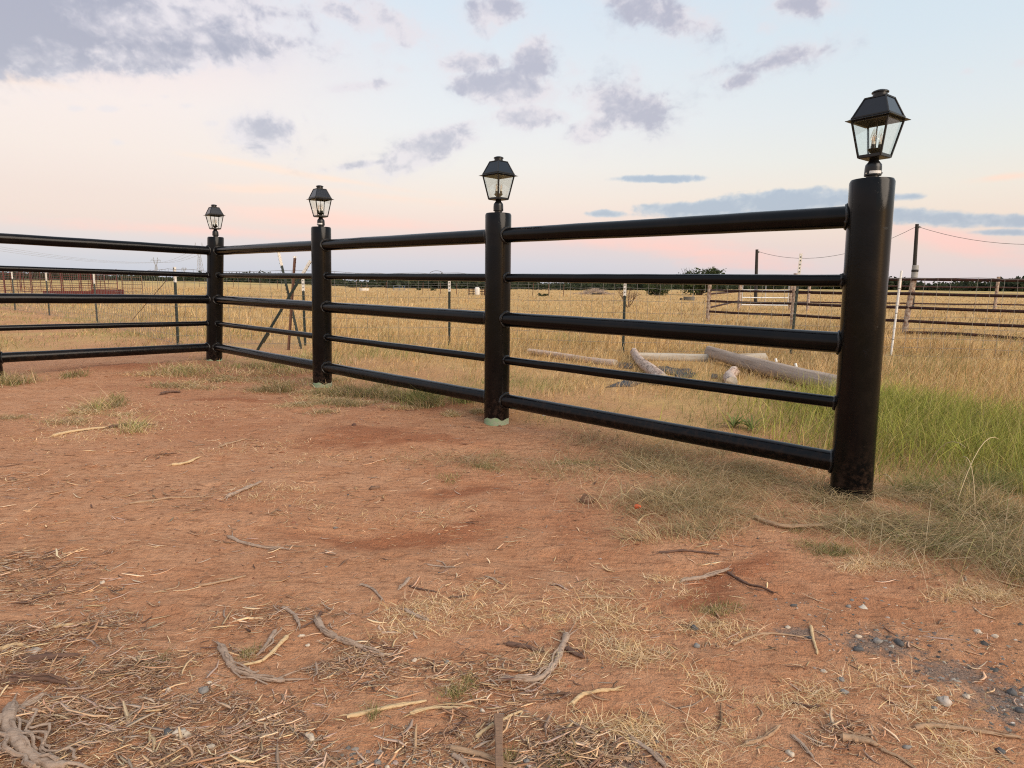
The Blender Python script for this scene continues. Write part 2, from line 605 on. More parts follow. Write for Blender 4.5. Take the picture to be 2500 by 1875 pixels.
def mat_ground():
    mt, nb, out = new_mat('ground soil')
    geo = nb.n('ShaderNodeNewGeometry').outputs['Position']
    at = nb.n('ShaderNodeAttribute'); at.attribute_name = 'Col'
    s = nb.n('ShaderNodeSeparateColor'); nb.nt.links.new(at.outputs['Color'], s.inputs[0])
    loose, field, gravel = s.outputs[0], s.outputs[1], s.outputs[2]
    n1 = nb.noise(geo, .9, 6, .6)
    n2 = nb.noise(geo, 5.5, 6, .65)
    n3 = nb.noise(geo, 42, 5, .65)
    n4 = nb.noise(geo, 190, 3, .6)
    hard = nb.mix(nb.mapr(n1, .3, .7), DIRT['hard'], DIRT['hard2'])
    hard = nb.mix(nb.mapr(n2, .42, .68, 0, .55), hard, DIRT['pale'])
    red = nb.mix(nb.mapr(n3, .35, .65), DIRT['red'], DIRT['red2'])
    n6 = nb.noise(geo, .55, 4, .6)
    hard = nb.mix(nb.mapr(n6, .46, .66, 0, .55, True), hard, DIRT['red2'])
    lm = nb.math('ADD', loose, nb.math('MULTIPLY', nb.math('SUBTRACT', n2, .5), .9))
    soil = nb.mix(nb.mapr(lm, .0, .8, 0, .9, True), hard, red)
    soil = nb.mix(nb.mapr(n3, .5, .70, 0, .55), soil, DIRT['dark'])
    mps = nb.n('ShaderNodeMapping'); mps.inputs['Scale'].default_value = (3.2, 15, 1); mps.inputs['Rotation'].default_value = (0, 0, .22); nb.nt.links.new(geo, mps.inputs[0])
    n5 = nb.noise(mps.outputs[0], 2.2, 6, .7)
    soil = nb.mix(nb.mapr(n5, .53, .66, 0, .7), soil, DIRT['dark'])
    soil = nb.mix(nb.mapr(n5, .46, .32, 0, .35), soil, DIRT['pale'])
    soil = nb.mix(nb.mapr(n4, .58, .74, 0, .45), soil, DIRT['dark'])
    soil = nb.mix(nb.mapr(n4, .40, .28, 0, .40), soil, DIRT['pale'])
    grv = nb.mix(nb.mapr(n4, .4, .6), (.12, .10, .09), (.28, .22, .18))
    soil = nb.mix(nb.mapr(nb.math('ADD', gravel, nb.math('MULTIPLY', nb.math('SUBTRACT', n3, .5), 1.3)), .35, .7, 0, .8), soil, grv)
    # field floor: straw litter near, pasture colours far
    dist = nb.n('ShaderNodeVectorMath', operation='LENGTH'); nb.nt.links.new(geo, dist.inputs[0])
    f1 = nb.noise(geo, .06, 5, .6)
    f2 = nb.noise(geo, .35, 6, .65)
    f3 = nb.noise(geo, 9, 5, .65)
    straw = nb.mix(nb.mapr(f2, .35, .65), FIELD['gold'], FIELD['tan'])
    straw = nb.mix(nb.mapr(f1, .52, .68, 0, .6), straw, FIELD['olive'])
    straw = nb.mix(nb.mapr(f3, .45, .7, 0, .5), straw, FIELD['brown'])
    farg = nb.mapr(dist.outputs['Value'], 90, 190, 0, 1, True)
    farc = nb.mix(nb.mapr(f1, .4, .6), FIELD['green'], FIELD['gold'])
    straw = nb.mix(nb.math('MULTIPLY', farg, .75), straw, farc)
    col = nb.mix(field, soil, straw)
    hgt = nb.math('ADD', nb.math('MULTIPLY', n3, .6), nb.math('MULTIPLY', n4, .25))
    hgt = nb.math('ADD', hgt, nb.math('MULTIPLY', nb.math('SUBTRACT', n2, n5), .6))
    principled(nb, out, col, .95, spec=.12, normal=bump(nb, hgt, 1.0, .03))
    return mt


DIRT = dict(hard=(.475, .224, .114), hard2=(.565, .285, .155), pale=(.69, .41, .245), red=(.31, .115, .055), red2=(.39, .155, .078), dark=(.25, .112, .06))
FIELD = dict(gold=(.56, .365, .15), tan=(.50, .325, .15), olive=(.38, .28, .10), brown=(.32, .185, .08), green=(.38, .325, .12))
M_GRASS = mat_blades()
M_GROUND = mat_ground()
M_WOODBIT = mat_attr('weathered wood fibre', vary=.2)
M_STONE = mat_attr('stone', bscale=90, bstr=.5, bdist=.004, vary=.3)


def mat_black_paint():
    mt, nb, out = new_mat('black gloss pipe paint')
    oc = nb.n('ShaderNodeTexCoord').outputs['Object']
    n = nb.noise(oc, 95, 3, .5)
    n2 = nb.noise(oc, 9, 5, .65)
    drips = nb.n('ShaderNodeMapping'); drips.inputs['Scale'].default_value = (30, 30, 5)
    nb.nt.links.new(oc, drips.inputs[0])
    n3 = nb.noise(drips.outputs[0], 1.0, 4, .6)
    sc_ = nb.noise(oc, 28, 8, .75)
    h = nb.math('ADD', nb.math('MULTIPLY', n, .35), nb.math('MULTIPLY', nb.mapr(sc_, .62, .70), .8))
    h = nb.math('ADD', h, nb.math('MULTIPLY', n3, .5))
    rough = nb.mapr(n2, .3, .7, .13, .23)
    col = nb.mix(nb.mapr(n2, .55, .75, 0, .6), (.0022, .0022, .003), (.006, .005, .0045))
    sz_ = nb.n('ShaderNodeSeparateXYZ'); nb.nt.links.new(oc, sz_.inputs[0])
    splash = nb.math('MULTIPLY', nb.mapr(sz_.outputs[2], .34, .02, 0, 1, True), nb.mapr(nb.noise(oc, 34, 5, .7), .46, .66, 0, 1))
    col = nb.mix(nb.math('MULTIPLY', splash, .10), col, (.30, .15, .08))
    dustn = nb.mapr(nb.noise(oc, 3.2, 6, .7), .5, .75, 0, .018)
    col = nb.mix(dustn, col, (.40, .28, .20))
    rough = nb.math('ADD', rough, nb.math('MULTIPLY', splash, .35))
    p = principled(nb, out, col, rough, spec=.20, normal=bump(nb, h, .22, .003))
    return mt


M_BLACK = mat_black_paint()
M_WELD = mat_plain('weld bead paint', (.007, .007, .008), .38, spec=.5, nscale=160, bstr=.7, bdist=.004)
M_PRIMER = mat_plain('pale green pipe primer', (.23, .37, .21), .75, spec=.25, nscale=22, col2=(.34, .34, .26), bstr=.3)
M_LAMP = mat_plain('lantern black metal', (.007, .007, .008), .34, spec=.4, nscale=260, bstr=.12, bdist=.001)
M_LAMPROOF = mat_plain('lantern roof metal', (.006, .008, .014), .18, spec=.45)
M_BULBCAP = mat_plain('bulb collar white', (.7, .66, .58), .5)
M_FIL = mat_plain('bulb filament brass', (.62, .33, .14), .35, metal=.6)


def mat_glass(name, refl=.10, tint=(.97, .985, .98)):
    mt, nb, out = new_mat(name)
    t = nb.n('ShaderNodeBsdfTransparent'); t.inputs[0].default_value = (*tint, 1)
    g = nb.n('ShaderNodeBsdfGlossy'); g.inputs['Roughness'].default_value = .03
    fr = nb.n('ShaderNodeFresnel'); fr.inputs[0].default_value = 1.45
    ms = nb.n('ShaderNodeMixShader')
    nb.put(ms.inputs[0], nb.math('MULTIPLY_ADD', fr.outputs[0], .22, refl * .1, clamp=True))
    nb.nt.links.new(t.outputs[0], ms.inputs[1]); nb.nt.links.new(g.outputs[0], ms.inputs[2])
    nb.nt.links.new(ms.outputs[0], out.inputs[0])
    return mt


M_GLASS = mat_glass('lantern glass')
M_BULB = mat_glass('bulb glass', .25, (.96, .95, .93))


def mat_sticker():
    mt, nb, out = new_mat('printed sticker')
    oc = nb.n('ShaderNodeTexCoord').outputs['Generated']
    mp = nb.n('ShaderNodeMapping'); mp.inputs['Scale'].default_value = (34, 34, 7); nb.nt.links.new(oc, mp.inputs[0])
    n = nb.noise(mp.outputs[0], 1.0, 2, .5)
    sp = nb.n('ShaderNodeSeparateXYZ'); nb.nt.links.new(oc, sp.inputs[0])
    line = nb.math('GREATER_THAN', nb.math('SINE', nb.math('MULTIPLY', sp.outputs[2], 19)), .25)
    ink = nb.math('MULTIPLY', line, nb.mapr(n, .48, .56))
    principled(nb, out, nb.mix(nb.math('MULTIPLY', ink, .8), (.78, .77, .75), (.12, .11, .11)), .45)
    return mt


M_STICK = mat_sticker()
M_TGREEN = mat_plain('green fence post paint', (.018, .030, .026), .55, nscale=60, bstr=.2)
M_TRUST = mat_plain('rusty steel post', (.13, .055, .03), .8, nscale=50, col2=(.06, .03, .022))
M_TWHITE = mat_plain('white post tip paint', (.72, .71, .68), .6, nscale=50, col2=(.52, .48, .42))
M_WIRE = mat_plain('galvanised fence wire', (.20, .19, .18), .5, metal=.35)
M_PVC = mat_plain('white plastic pipe', (.80, .79, .76), .4, nscale=8, vary=.12)
M_GREYPVC = mat_plain('grey plastic pipe', (.36, .36, .35), .5, nscale=12)
M_RUSTPIPE = mat_plain('dark rust pipe', (.062, .024, .019), .8, spec=.25, nscale=22, col2=(.02, .011, .011), bstr=.4)
M_REDPIPE = mat_plain('red painted corral pipe', (.14, .020, .020), .65, spec=.3, nscale=10, col2=(.08, .03, .022))
M_GALV = mat_plain('galvanised gate pipe', (.56, .57, .58), .45, metal=.3, nscale=9)
M_OLDPOST = mat_plain('peeling painted post', (.50, .42, .34), .85, nscale=16, col2=(.20, .105, .065), bstr=.5, bdist=.004)
M_POLE = mat_plain('dark creosote pole', (.022, .019, .017), .8, nscale=14)
M_PYLON = mat_plain('hazed pylon steel', (.30, .31, .33), .6, metal=.2)  # light grey has the fading by distant haze put into the colour
M_CABLE = mat_plain('cable', (.10, .10, .11), .6)
M_HVCABLE = mat_plain('aluminium power cable', (.34, .34, .36), .6)
M_TARP = mat_plain('black plastic sheet', (.05, .05, .052), .6, spec=.22, nscale=14, vary=.3, bstr=.6, bdist=.02)
M_ORANGE = mat_plain('orange plastic', (.80, .12, .03), .5)
M_TROUGH = mat_plain('concrete trough', (.15, .14, .12), .85, nscale=4)
M_TANK = mat_plain('white tank plastic', (.72, .69, .64), .5, nscale=3, vary=.15)
M_BARK = mat_plain('tree bark', (.075, .055, .042), .9, nscale=8, bstr=.6, bdist=.02)


def mat_log(name, ca, cb, cc, patch=0.0):
    mt, nb, out = new_mat(name)
    oc = nb.n('ShaderNodeTexCoord').outputs['Object']
    mp = nb.n('ShaderNodeMapping'); mp.inputs['Scale'].default_value = (1.2, 26, 26); nb.nt.links.new(oc, mp.inputs[0])
    n = nb.noise(mp.outputs[0], 1.0, 6, .65, .4)
    n2 = nb.noise(oc, 7, 6, .65)
    n3 = nb.noise(oc, 26, 5, .65)
    col = nb.mix(nb.mapr(n, .35, .65), ca, cb)
    col = nb.mix(nb.mapr(n, .60, .68, 0, .85), col, cc)
    col = nb.mix(nb.mapr(n2, .45, .7, 0, .5), col, cb)
    if patch:
        col = nb.mix(nb.mapr(n3, .50, .60, 0, patch), col, cc)
    h = nb.math('ADD', nb.math('MULTIPLY', n, 1.0), nb.math('MULTIPLY', n3, .4))
    principled(nb, out, col, .9, spec=.2, normal=bump(nb, h, .8, .012))
    return mt


M_LOGGREY = mat_log('weathered grey log', (.42, .335, .27), (.29, .22, .175), (.09, .065, .055))
M_LOGPALE = mat_log('pale treated log', (.47, .42, .345), (.37, .32, .26), (.17, .14, .11))
M_LOGBARK = mat_log('peeling bark log', (.60, .49, .41), (.46, .32, .25), (.13, .09, .07), patch=.9)
M_LOGOLD = mat_log('old pink grey log', (.56, .44, .36), (.46, .35, .28), (.24, .17, .13))

# ------------------------------------------------------------------ ground sheet
PD_, DR_ = np.array([-3.730, 7.949]), np.array([.7376, -.6752])     # line of the pipe fence


def build_ground():
    r = [0.35]
    while r[-1] < 14: r.append(r[-1] * 1.0085)
    while r[-1] < 60: r.append(r[-1] * 1.02)
    while r[-1] < 7000: r.append(r[-1] * 1.12)
    r = np.array(r)
    a1 = np.radians(np.arange(-56, 56.01, .34))
    a2 = np.radians(np.arange(58, 302.01, 3.0))
    a = np.concatenate([a1, a2])
    R, A = np.meshgrid(r, a, indexing='ij')
    X, Y = R * np.sin(A), R * np.cos(A)
    Z = hz(X, Y)
    nr, na = R.shape
    V = np.stack([X, Y, Z], -1).reshape(-1, 3)
    V = np.concatenate([V, [[0, 0, float(hz(0., 0.))]]])
    i = np.arange(nr - 1)[:, None] * na
    j = np.arange(na)[None, :]
    jn = (j + 1) % na
    Q = np.stack([i + j, i + jn, i + na + jn, i + na + j], -1).reshape(-1, 4)[:, ::-1]
    T = np.stack([np.full(na, nr * na), (np.arange(na) + 1) % na, np.arange(na)], -1)[:, ::-1]
    x, y = V[:, 0], V[:, 1]
    col = np.zeros((len(V), 3))
    col[:, 0] = np.clip(mound_mask(x, y) * 1.0 + .45 * (fbm(x / 1.1, y / .7, 61, 3)), 0, 1)
    fd = np.abs((x - PD_[0]) * DR_[1] - (y - PD_[1]) * DR_[0])
    wr = np.clip(1.25 - fd / 2.6, 0, 1) * (x < 3.2) * np.clip(.75 + 1.8 * fbm(x / .9, y / .9, 151, 3), 0, 1)
    col[:, 1] = (1 - yard_mask(x, y)) * (1 - .75 * wr)
    g = np.zeros(len(V))
    for q in [(2480, 1720, 130, 90), (2150, 1570, 110, 40), (1950, 1545, 70, 18), (2330, 1640, 140, 40), (1500, 1850, 120, 30), (1330, 1850, 100, 20)]:
        c, rx, ry = px_ell(*q)
        g = np.maximum(g, np.exp(-(((x - c[0]) / rx) ** 2 + ((y - c[1]) / ry) ** 2)))
    col[:, 2] = g * .8
    o = np_mesh('ground', V, [Q, T], M_GROUND, col, smooth=True)
    tag(o, 'bare reddish dirt yard running out into dry golden pasture', kind='structure')


build_ground()

# ------------------------------------------------------------------ black pipe fence
PR, RB, RS = 0.094, 0.0515, 0.029
PD, PA = np.array([-3.730, 7.949]), np.array([1.665, 3.009])
DIRR = (PA - PD) / np.linalg.norm(PA - PD)
DIRL = np.array([-math.sin(math.radians(42.08)), -math.cos(math.radians(42.08))])
POSTS = {'D': (PD, (.055, 0)), 'C': (PD + DIRR * 2.50, (.02, 0)), 'B': (PD + DIRR * 4.905, (0, 0)), 'A': (PA, (-.023, 0)), 'E': (PD + DIRL * 2.265, (-.02, 0))}
RAILZ = [1.3814, 1.0850, .7876, .4902, .1914]
RAILR = [RB, RS, RB, RS, RB]
TOPZ = {'A': 1.519, 'B': 1.521, 'C': 1.545, 'D': 1.549, 'E': 1.56}
fence = empty('pipe_fence', (*PD, 0))
tag(fence, 'glossy black welded pipe fence with round posts and five rails', 'fence')


def flocal(p): return Vector((p[0] - PD[0], p[1] - PD[1], p[2]))


def post_axis(k, z):
    p, ln = POSTS[k]
    t = (z - .75) / .75
    return np.array([p[0] + ln[0] * t, p[1] + ln[1] * t, z])


def make_post(k):
    n = 40
    top = TOPZ[k]
    g = float(hz(*POSTS[k][0]))
    green = {'B': .045, 'C': .042, 'D': .015}.get(k, 0)
    v, f = [], []
    rows = []
    zs = [None] + [g + .12 + (top - .012 - g - .12) * i / 10 for i in range(11)] + [top]
    for i, z in enumerate(zs):
        for j in range(n):
            a = 2 * math.pi * j / n
            zz = z
            if z is None:
                zz = g - .3
                if green:
                    zz = g + green + .009 * math.sin(a * 3 + 1) + .006 * math.sin(a * 7)
            rr = PR if i < len(zs) - 1 else PR - .006
            ax = post_axis(k, zz)
            v.append(flocal((ax[0] + rr * math.cos(a), ax[1] + rr * math.sin(a), zz)))
    for i in range(len(zs) - 1):
        for j in range(n):
            f.append((i * n + j, i * n + (j + 1) % n, (i + 1) * n + (j + 1) % n, (i + 1) * n + j))
    f.append(tuple((len(zs) - 1) * n + j for j in range(n)))
    po = MB().add(v, f).build('post', M_BLACK, fence, smooth=True)
    if green:
        mb = MB()
        mb.tube([flocal(post_axis(k, g - .25)), flocal(post_axis(k, g + green + .05))], PR - .0015, 40)
        mb.build('bare_base', M_PRIMER, po, smooth=True)['label'] = 'unpainted pale green foot of the black post'
    return po


POBJ = {k: make_post(k) for k in POSTS}


def weld(po, axis, d, z, r, slope):
    """bead where a rail of radius r meets a post"""
    n = 26
    d3 = Vector((d[0], d[1], slope)).normalized()
    side = Vector((-d[1], d[0], 0)).normalized()
    pts, rad = [], []
    base = flocal(axis)
    for i in range(n):
        a = 2 * math.pi * i / n
        h = r * math.cos(a)
        pts.append(base + d3 * (math.sqrt(max(PR ** 2 - h * h, 0)) + .002) + side * (h * 1.06) + Vector((0, 0, r * 1.06 * math.sin(a))))
        rad.append(.0085 * random.uniform(.65, 1.4))
    v, f = [], []
    m_ = 6
    for i, p in enumerate(pts):
        t = (pts[(i + 1) % n] - pts[i - 1]).normalized()
        o1 = (p - base - d3 * PR).normalized()
        o1 = (o1 - t * o1.dot(t)).normalized()
        o2 = t.cross(o1)
        for k in range(m_):
            b = 2 * math.pi * k / m_
            v.append(p + o1 * rad[i] * math.cos(b) + o2 * rad[i] * math.sin(b))
    for i in range(n):
        for k in range(m_):
            f.append((i * m_ + k, i * m_ + (k + 1) % m_, ((i + 1) % n) * m_ + (k + 1) % m_, ((i + 1) % n) * m_ + k))
    MB().add(v, f).build('weld_bead', M_WELD, po, smooth=True)


def spans():
    for a, b in (('D', 'C'), ('C', 'B'), ('B', 'A')):
        yield a, b, 'r'
    yield 'D', 'E', 'l'


for a, b, side in spans():
    for i in range(5):
        r = RAILR[i]
        def zz(k):
            L = (POSTS[k][0] - PD) @ (DIRR if side == 'r' else DIRL)
            return RAILZ[i] + (-.0031 if side == 'r' else .0155) * L
        za, zb = zz(a), zz(b)
        pa, pb = post_axis(a, za), post_axis(b, zb)
        dd = (pb - pa)[:2]; Ln = np.linalg.norm(dd); dd = dd / Ln
        q = PR * .78 if r > .04 else PR * .93
        s0 = np.array([*(pa[:2] + dd * q), za + (zb - za) * q / Ln])
        s1 = np.array([*(pb[:2] - dd * q), zb - (zb - za) * q / Ln])
        mb = MB()
        N = 14
        wob = [random.uniform(-.0012, .0012) for _ in range(N + 1)]
        mb.tube([flocal(s0 + (s1 - s0) * t / N + np.array([0, 0, wob[t]])) for t in range(N + 1)], r, 28)
        mb.build('rail', M_BLACK, fence, smooth=True)
        weld(POBJ[a], pa, dd, za, r, (zb - za) / Ln)
        weld(POBJ[b], pb, -dd, zb, r, (za - zb) / Ln)

# ------------------------------------------------------------------ lanterns
def frus(mb, s0, z0, s1, z1, cap0=True, cap1=True):
    v = [(x * s / 2, y * s / 2, z) for s, z in ((s0, z0), (s1, z1)) for x, y in ((-1, -1), (1, -1), (1, 1), (-1, 1))]
    f = [(i, (i + 1) % 4, 4 + (i + 1) % 4, 4 + i) for i in range(4)]
    if cap0: f.append((3, 2, 1, 0))
    if cap1: f.append((4, 5, 6, 7))
    return mb.add(v, f)


def make_lantern():
    root = empty('post_lantern')
    MB().lathe([(.0275, -.004), (.0275, .02)], 28).build('mounting_pipe', M_LAMP, root, smooth=True)
    fit = MB().lathe([(.034, .016), (.0365, .018), (.0355, .055), (.034, .070), (.026, .081), (.020, .090), (.0195, .100), (.024, .104)], 28).build('fitter', M_LAMP, root, smooth=True)
    for a in (-1.9, .2, 2.3):
        MB().tube([(.034 * math.cos(a), .034 * math.sin(a), .027), (.0405 * math.cos(a), .0405 * math.sin(a), .027)], .0028, 8).build('set_screw', M_BULBCAP if a < -1 else M_LAMP, fit)
    zb, zt, sb, st = .104, .280, .101, .163
    mb = MB(); frus(mb, sb * .97, zb - .004, sb, zb + .007)
    mb.build('base_plate', M_LAMP, root, bevel=.0012)
    def corner(sx, sy, z, s): return Vector((sx * s / 2, sy * s / 2, z))
    for sx, sy in ((-1, -1), (1, -1), (1, 1), (-1, 1)):
        mb = MB(); mb.tube([corner(sx, sy, zb, sb * .965), corner(sx, sy, zt, st * .965)], .0052, 4)
        mb.build('corner_bar', M_LAMP, root)
    for i in range(4):
        c = [(-1, -1), (1, -1), (1, 1), (-1, 1)]
        a, b = c[i], c[(i + 1) % 4]
        s0, s1 = sb * .93, st * .93
        v = [corner(*a, zb + .007, s0), corner(*b, zb + .007, s0), corner(*b, zt, s1), corner(*a, zt, s1)]
        mid = sum(v, Vector()) / 4
        inn = Vector((-mid.x, -mid.y, 0)).normalized() * .002
        mb = MB(); mb.add(v + [p + inn for p in v], [(0, 1, 2, 3), (7, 6, 5, 4), (0, 4, 5, 1), (1, 5, 6, 2), (2, 6, 7, 3), (3, 7, 4, 0)])
        mb.build('glass_pane', M_GLASS, root)
        mb = MB(); mb.bar(corner(*a, zt - .002, st * .96), corner(*b, zt - .002, st * .96), .006, .009); mb.build('top_bar', M_LAMP, root)
        mb = MB(); mb.bar(corner(*a, zb + .0055, sb * .985), corner(*b, zb + .0055, sb * .985), .006, .013); mb.build('bottom_bar', M_LAMP, root)
    # flared eave ring, open in the middle
    mb = MB()
    lv = [(.155, .281), (.160, .292), (.186, .2835), (.2, .2815), (.2, .2795), (.186, .2800), (.155, .281)]
    v, f = [], []
    for s, z in lv:
        v += [(x * s / 2, y * s / 2, z) for x, y in ((-1, -1), (1, -1), (1, 1), (-1, 1))]
    for i in range(len(lv) - 1):
        for k in range(4): f.append((i * 4 + k, i * 4 + (k + 1) % 4, (i + 1) * 4 + (k + 1) % 4, (i + 1) * 4 + k))
    mb.add(v, f).build('eave', M_LAMP, root)
    r0, r1, z0, z1 = .160, .090, .291, .384
    mb = MB(); frus(mb, r0, z0, r1, z1, False, True)
    roof = mb.build('roof', M_LAMPROOF, root)
    for sx, sy in ((-1, -1), (1, -1), (1, 1), (-1, 1)):
        mb = MB(); mb.tube([corner(sx, sy, z0, r0), corner(sx, sy, z1, r1)], .0042, 6); mb.build('roof_hip', M_LAMP, roof, smooth=True)
    for (s, z) in ((r0, z0 + .003), (r1, z1)):
        for i in range(4):
            c = [(-1, -1), (1, -1), (1, 1), (-1, 1)]
            mb = MB(); mb.bar(corner(*c[i], z, s), corner(*c[(i + 1) % 4], z, s), .0075, .0065); mb.build('roof_trim', M_LAMP, roof)
    MB().lathe([(.030, .382), (.030, .409), (.0355, .410), (.0355, .4145), (.031, .4185), (.018, .4235), (.004, .425)], 28).build('vent_cap', M_LAMP, root, smooth=True)
    cup = MB().lathe([(.011, .108), (.012, .122), (.024, .133), (.031, .142), (.032, .146), (.026, .147), (.0, .144)], 24).build('candle_cup', M_LAMP, root, smooth=True)
    MB().tube([(0, 0, .146), (0, 0, .29)], .003, 8).build('centre_rod', M_LAMP, root)
    for k in range(3):
        a = 2 * math.pi * k / 3 + .5
        c = (.0195 * math.cos(a), .0195 * math.sin(a), 0)
        sl = MB().lathe([(.0088, .143), (.0088, .166)], 14, c).build('candle_sleeve', M_LAMP, root, smooth=True)
        MB().lathe([(.0078, .166), (.0078, .178)], 14, c).build('bulb_collar', M_BULBCAP, sl, smooth=True)
        MB().lathe([(.0065, .178), (.0125, .189), (.0145, .200), (.0125, .214), (.0075, .230), (.003, .241), (.0006, .246)], 16, c).build('bulb', M_BULB, sl, smooth=True)
        mb = MB(); mb.tube([(c[0] - .003, c[1], .18), (c[0] - .004, c[1], .205), (c[0], c[1] + .002, .218), (c[0] + .004, c[1], .205), (c[0] + .003, c[1], .18)], .0011, 5)
        mb.build('filament', M_FIL, sl)
    return root


def add_sticker(root, ang):
    v, f = [], []
    for i in range(9):
        a = ang + (i - 4) * .19
        for z in (.024, .037): v.append((.0374 * math.cos(a), .0374 * math.sin(a), z))
    for i in range(8): f.append((2 * i, 2 * i + 2, 2 * i + 3, 2 * i + 1))
    for ch in root.children:
        if ch.name.startswith('fitter'):
            MB().add(v, f).build('sticker', M_STICK, ch)['label'] = 'white printed sticker round the lantern fitter'


lan = make_lantern()
LANS = {}
for k, lab in (('A', 'largest black lantern, atop the tall near post at right'),
               ('B', 'black glass lantern on the middle post, second nearest to the camera'),
               ('C', 'black lantern with white sticker on the post beside leaning steel posts'),
               ('D', 'smallest black lantern, atop the far corner post of the pipe fence')):
    o = lan if k == 'A' else copy_tree(lan)
    ax = post_axis(k, TOPZ[k])
    o.location = (ax[0], ax[1], TOPZ[k] + .002)
    o.scale = (.99, .99, .915)
    o.rotation_euler = (random.uniform(-.008, .008), random.uniform(-.008, .008), math.radians(42.3 + {'A': -6, 'B': 3, 'C': -2, 'D': 1}[k]) - math.pi / 2)
    tag(o, lab, 'lantern', 'lanterns on the pipe fence posts')
    LANS[k] = o
for k, a in (('A', -math.pi / 2 - math.radians(36.3 - 90) - .15), ('C', -math.pi / 2 - math.radians(40.3 - 90) - .15)):
    add_sticker(LANS[k], a)


def hp(x, y): return float(hz(np.array(float(x)), np.array(float(y))))


# ------------------------------------------------------------------ woven wire fence on steel T-posts
wf = empty('wire_fence', (0, 0, 0))
tag(wf, 'thin woven wire fence on dark steel posts with white tips', 'fence')
TP = [(-60, 746, 659), (36, 758, 662), (120, 771, 664), (236, 788, 667), (433, 842, 652), (745, 843, 674), (1097, 842, 676), (1521, 859, 684), (1930, 864, 619), (2330, 876, 690), (2800, 893, 690)]
PATH = []


def t_post_mesh(h, mat, root, name='t_post', tip=.24, studs=True):
    mb = MB()
    mb.box((0, 0, h / 2 - .2), (.040, .005, h + .4))
    mb.box((0, .017, h / 2 - .2), (.005, .030, h + .4))
    if studs:
        for i in range(int(h / .055)):
            mb.box((0, -.0055, .05 + i * .055), (.012, .008, .018))
    o = mb.build(name, mat, root)
    mb = MB()
    mb.box((0, 0, h - tip / 2 + .002), (.043, .008, tip))
    mb.box((0, .018, h - tip / 2 + .002), (.008, .033, tip))
    mb.build('painted_tip', M_TWHITE, o)
    return o


for i, (px, py, ty) in enumerate(TP):
    g = G(px, py)
    z0 = hp(*g)
    top = at_dist(px, ty, g[1])[2]
    PATH.append((g[0], g[1], z0, top))
    if i == 9: continue          # the wire is tied to the leaning plastic pole here
    o = t_post_mesh(top - z0, M_TGREEN, wf, tip=.24 if i != 8 else .34)
    o.location = (g[0], g[1], z0)
    nxt = G(*TP[min(i + 1, len(TP) - 1)][:2]) - G(*TP[max(i - 1, 0)][:2])
    o.rotation_euler = (random.uniform(-.02, .02), random.uniform(-.025, .02), math.atan2(nxt[1], nxt[0]))
WZ = [.03, .16, .30, .45, .62, .80, 1.0, 1.2]
LW = [[] for _ in WZ]
stay = MB()
for i in range(len(PATH) - 1):
    a, b = np.array(PATH[i]), np.array(PATH[i + 1])
    L = np.linalg.norm((b - a)[:2])
    n = max(2, int(L / .165))
    nrm = np.array([-(b - a)[1], (b - a)[0]]) / L
    if nrm[1] > 0: nrm = -nrm
    prev = None
    for j in range(n + 1):
        t = j / n
        p = a + (b - a) * t
        p[:2] += nrm * .02
        sag = -.03 * math.sin(math.pi * t)
        pts = [Vector((p[0], p[1], p[2] + zz + (sag + random.uniform(-.008, .008)) * (zz / 1.2))) for zz in WZ]
        for k, q in enumerate(pts):
            if not (j == 0 and i > 0): LW[k].append(q)
        if 0 < j < n and abs(p[0]) < p[1] * .95:
            off = Vector((random.uniform(-.012, .012), 0, 0))
            for k in range(len(pts) - 1):
                stay.bar(pts[k] + (off if k % 2 else -off), pts[k + 1] + (-off if k % 2 else off), .0034)
for k, pts in enumerate(LW):
    mb = MB(); mb.tube(pts, .0022 if k not in (0, 7) else .003, 4); mb.build('line_wire', M_WIRE, wf)
tag(stay.build('stay_wires', M_WIRE, wf), kind='stuff')
# loose hoop of wire standing over the mesh, and a thin brace
hb = at_dist(1050, 668, PATH[6][1])
mb = MB(); mb.tube([at_dist(1049 + 33 * (1 - math.cos(t)) / 2 * 1.0, 669 - 8 * math.sin(t), PATH[6][1]) for t in np.linspace(0, math.pi, 12)], .004, 5)
mb.build('loose_wire', M_WIRE, wf)
g0, g1 = G(322, 782), G(433, 842)
mb = MB(); mb.tube([(g0[0], g0[1], hp(*g0)), Vector(at_dist(407, 684, g0[1] * .55 + g1[1] * .45))], .007, 6); mb.build('brace_rod', M_TRUST, wf)

# three steel posts leaning together like a tepee
for (bx, by, tx, ty, dy, mat, lab) in ((733, 850, 677, 613, -.1, M_TGREEN, 'dark steel post with white tip, leaning left in the crossed trio'),
                                       (706, 853, 722, 626, .1, M_TRUST, 'rusty brown steel post, most upright of the crossed trio'),
                                       (628, 858, 760, 638, .0, M_TGREEN, 'dark steel post leaning far right across the crossed trio')):
    g = G(bx, by)
    b = Vector((g[0], g[1], hp(*g)))
    t = Vector(at_dist(tx, ty, g[1] + dy))
    d = t - b
    root = empty('steel_post', b)
    o = t_post_mesh(d.length, mat, root, 'shaft', .22 if mat is M_TGREEN else .03)
    o.matrix_local = d.to_track_quat('Z', 'Y').to_matrix().to_4x4()
    if mat is M_TGREEN:
        mb = MB(); mb.box((0, -.006, .24), (.11, .004, .16)); mb.build('anchor_plate', M_TGREEN, o)
    tag(root, lab, 'steel post', 'steel posts leaning together')

